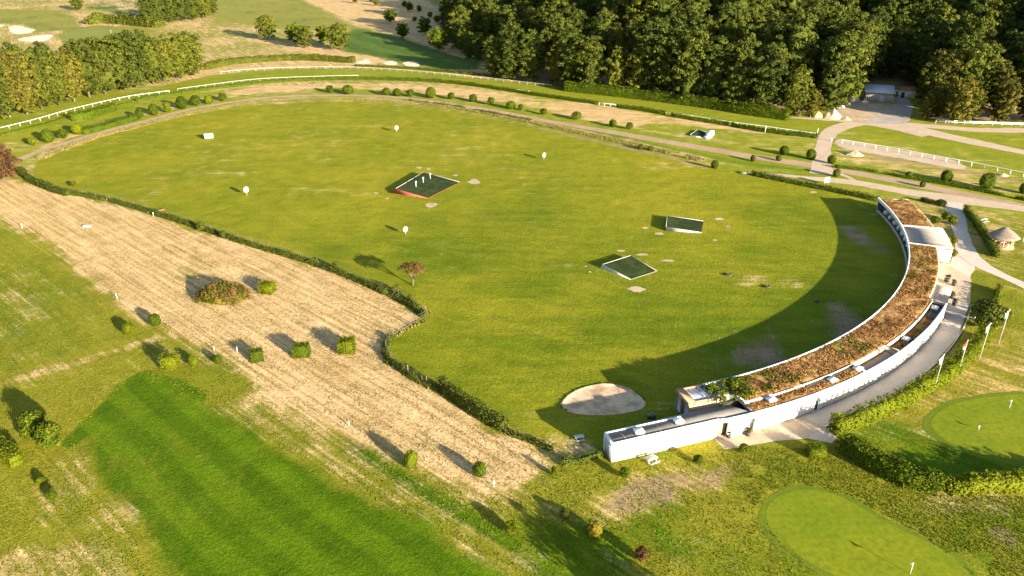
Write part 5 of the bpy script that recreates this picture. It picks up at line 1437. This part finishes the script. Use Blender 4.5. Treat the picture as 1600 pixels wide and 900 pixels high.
# ------------------------------------------------------------------ thatched shelter and small furniture
g = G(1571, 389)
o = thing('thatched_shelter', 'timber shelter with hipped thatched roof by the garden hedge', 'shelter', (g[0], g[1] + 1.8, 0), R(12))
b = MB(); n = 8
V = [(0, 0, 4.5)]
for r_, z in ((.35, 4.3), (1.6, 3.45), (2.7, 2.62), (3.15, 2.25), (2.95, 2.1)):
    for j in range(n):
        a = j * math.tau / n; V.append((math.cos(a) * r_ * 1.12, math.sin(a) * r_, z + .05 * rng.normal()))
F = [(0, 1 + j, 1 + (j + 1) % n) for j in range(n)] + [(1 + (i - 1) * n + j, 1 + i * n + j, 1 + i * n + (j + 1) % n, 1 + (i - 1) * n + (j + 1) % n) for i in range(1, 5) for j in range(n)]
F.append(tuple(range(1 + 4 * n, 1 + 5 * n)))
b.add(V, F); b.build('roof', M['thatch'], o)
for j in range(8):
    a = j * math.tau / 8 + .2
    b = MB(); b.tube([(math.cos(a) * 2.3, math.sin(a) * 2.1, 0), (math.cos(a) * 2.3, math.sin(a) * 2.1, 2.3)], .11, 6); b.build('post', M['pale_wood'], o)
    if j != 3:
        a2 = (j + 1) * math.tau / 8 + .2
        b = MB()
        for z in (.35, .65, .95): b.tube([(math.cos(a) * 2.3, math.sin(a) * 2.1, z), (math.cos(a2) * 2.3, math.sin(a2) * 2.1, z)], .07, 5)
        b.build('railing', M['pale_wood'], o)
b = MB(); b.tube([(0, 0, -.05), (0, 0, .12)], [2.6, 2.6], 14); b.build('floor', M['wood'], o)
b = MB(); b.box((0, .2, .8), (1.5, .9, .08)); b.box((0, .2, .4), (.2, .2, .75)); b.build('table', M['wood'], o)
def bench(x, y, rz, label, mat='grey_white', s=1.0):
    g = G(x, y); o = thing('table_bench', label, 'bench', (g[0], g[1], 0), rz)
    o.scale = (s, s, s)
    b = MB(); b.box((0, 0, .76), (1.9, .8, .07)); b.build('tabletop', M[mat], o)
    for k in (-1, 1):
        b = MB(); b.box((0, k * .85, .46), (1.9, .3, .06)); b.build('seat', M[mat], o)
        b = MB(); b.box((k * .7, 0, .38), (.08, 1.7, .08)); b.box((k * .7, 0, .2), (.08, .5, .72)); b.build('leg', M[mat], o)
bench(1535, 347, .2, 'white picnic table on the grass above the thatched shelter')
bench(1018, 722, .5, 'white table bench on the grass before the white wing', s=.85)
bench(905, 687, .2, 'white table bench on shaded grass behind the white wing', s=.7)
def board(x, y, w, h, rz, label, name='sign_board', z0=.5, mat='white_plastic'):
    g = G(x, y); o = thing(name, label, 'sign', (g[0], g[1], 0), rz)
    b = MB(); b.box((0, 0, z0 + h / 2), (w, .08, h)); b.build('board', M[mat], o)
    for k in (-1, 1):
        b = MB(); b.box((k * w * .38, .09, (z0 + h * .5) / 2), (.08, .08, z0 + h * .5)); b.build('leg', M['grey_wood'], o)
board(1482, 592, 1.6, 1.2, R(25), 'white sign board between the flagpoles and lime hedge'); board(1291, 288, 1.5, 1.5, R(15), 'square white board at the range hedge near the crossing')
board(1602, 380, 1.6, 1.9, R(10), 'white panel right of the thatched shelter'); 
g = G(1170, 272)
b = MB(); b.box((0, 0, .2), (4.6, .7, .35), -.12); b.box((-1.2, .1, .42), (1.6, .5, .14), .1)
o = b.build('plank_pile', M['pale_concrete']); o.location = (g[0], g[1], 0); tag(o, 'pale plank pile at the left end of range hedge', 'planks')
g = G(242, 333)
o = thing('board_pile', 'broken grey boards leaning on the fence line', 'boards', (g[0], g[1], 0))
for k, (x, y, rz) in enumerate(((-.8, 0, .2), (.3, .3, -.1), (1.2, .9, .5))):
    b = MB(); b.box((x, y, .35 + .1 * k), (1.7, .9, .12), rz); b.build('board', M['grey_panel' if k < 2 else 'rust'], o)
g = G(135, 354)
b = MB(); core_blob(b, (0, 0, .1), (1.2, .6, .35), 5, .4, .5, 2)
o = b.build('pale_rock', M['pale_concrete']); o.location = (g[0], g[1], 0); tag(o, 'flat pale rock lying in the dry meadow', 'rock')
for x, y, w, lab in [(1137, 430, 3.2, 'dark low mat lying on the lawn right of the targets'), (1198, 449, 2.6, 'dark low mat lying on the lawn near the shadow edge'), (1276, 472, 1.4, 'small dark box lying in the building shadow')]:
    g = G(x, y); b = MB(); b.box((0, 0, .12), (w * .55, .5, .22), -.3); b.box((w * .2, .1, .3), (.4, .3, .25))
    o = b.build('ball_tray', M['dark_paint']); o.location = (g[0], g[1], 0); tag(o, lab, 'tray')
def planter(x, y, mk, label, s=1.0):
    g = G(x, y); o = thing('planter', label, 'planter', (g[0], g[1], 0)); o.scale = (s, s, s)
    b = MB(); b.tube([(0, 0, 0), (0, 0, .55)], [.32, .42], 12); b.build('pot', M['dark_paint'], o)
    b = MB()
    for k in range(8): leaf_clump(b, (rng.normal(0, .12), rng.normal(0, .12), .7 + rng.uniform(0, .3)), .28, 40, .07, rng.random())
    b.build('plant', M[mk], o)
planter(1490, 446, 'leaf_rust', 'potted red-flowering plant at the terrace corner', 1.1); planter(1479, 440, 'leaf_deep', 'dark potted plant alone on the terrace', 1.3); planter(1487, 466, 'leaf_olive', 'potted plant beside the grey canopy roof', 1.2)
planter(1491, 477, 'leaf_rust', 'potted plant with red flowers beside the curved path', 1.2); planter(1168, 680, 'leaf_olive', 'potted plant beside the left doorway of white wall', 1.0); planter(1138, 683, 'leaf_gold', 'small tan planter by the wall opening', .9)
board(1514, 500, 2.2, .25, R(-4), 'low white bench board across the path edge near the dark bush', 'path_barrier', .5)
g = G(1018, 654)
o = thing('ball_cart', 'small dark ball cart with hoop handle behind the wing', 'cart', (g[0], g[1], 0))
b = MB(); b.box((0, 0, .35), (1.2, .6, .35)); b.build('basket', M['dark_paint'], o)
for s in (-1, 1):
    b = MB(); b.tube([(0.2, s * .33, .2), (0.2, s * .39, .2)], .2, 12); b.build('wheel', M['dark_paint'], o)
b = MB(); b.tube([(-.6 + 1.2 * k / 8, 0, .55 + .5 * math.sin(math.pi * k / 8)) for k in range(9)], .035, 5); b.build('handle', M['grey_panel'], o)
print('trees in wood', nt)
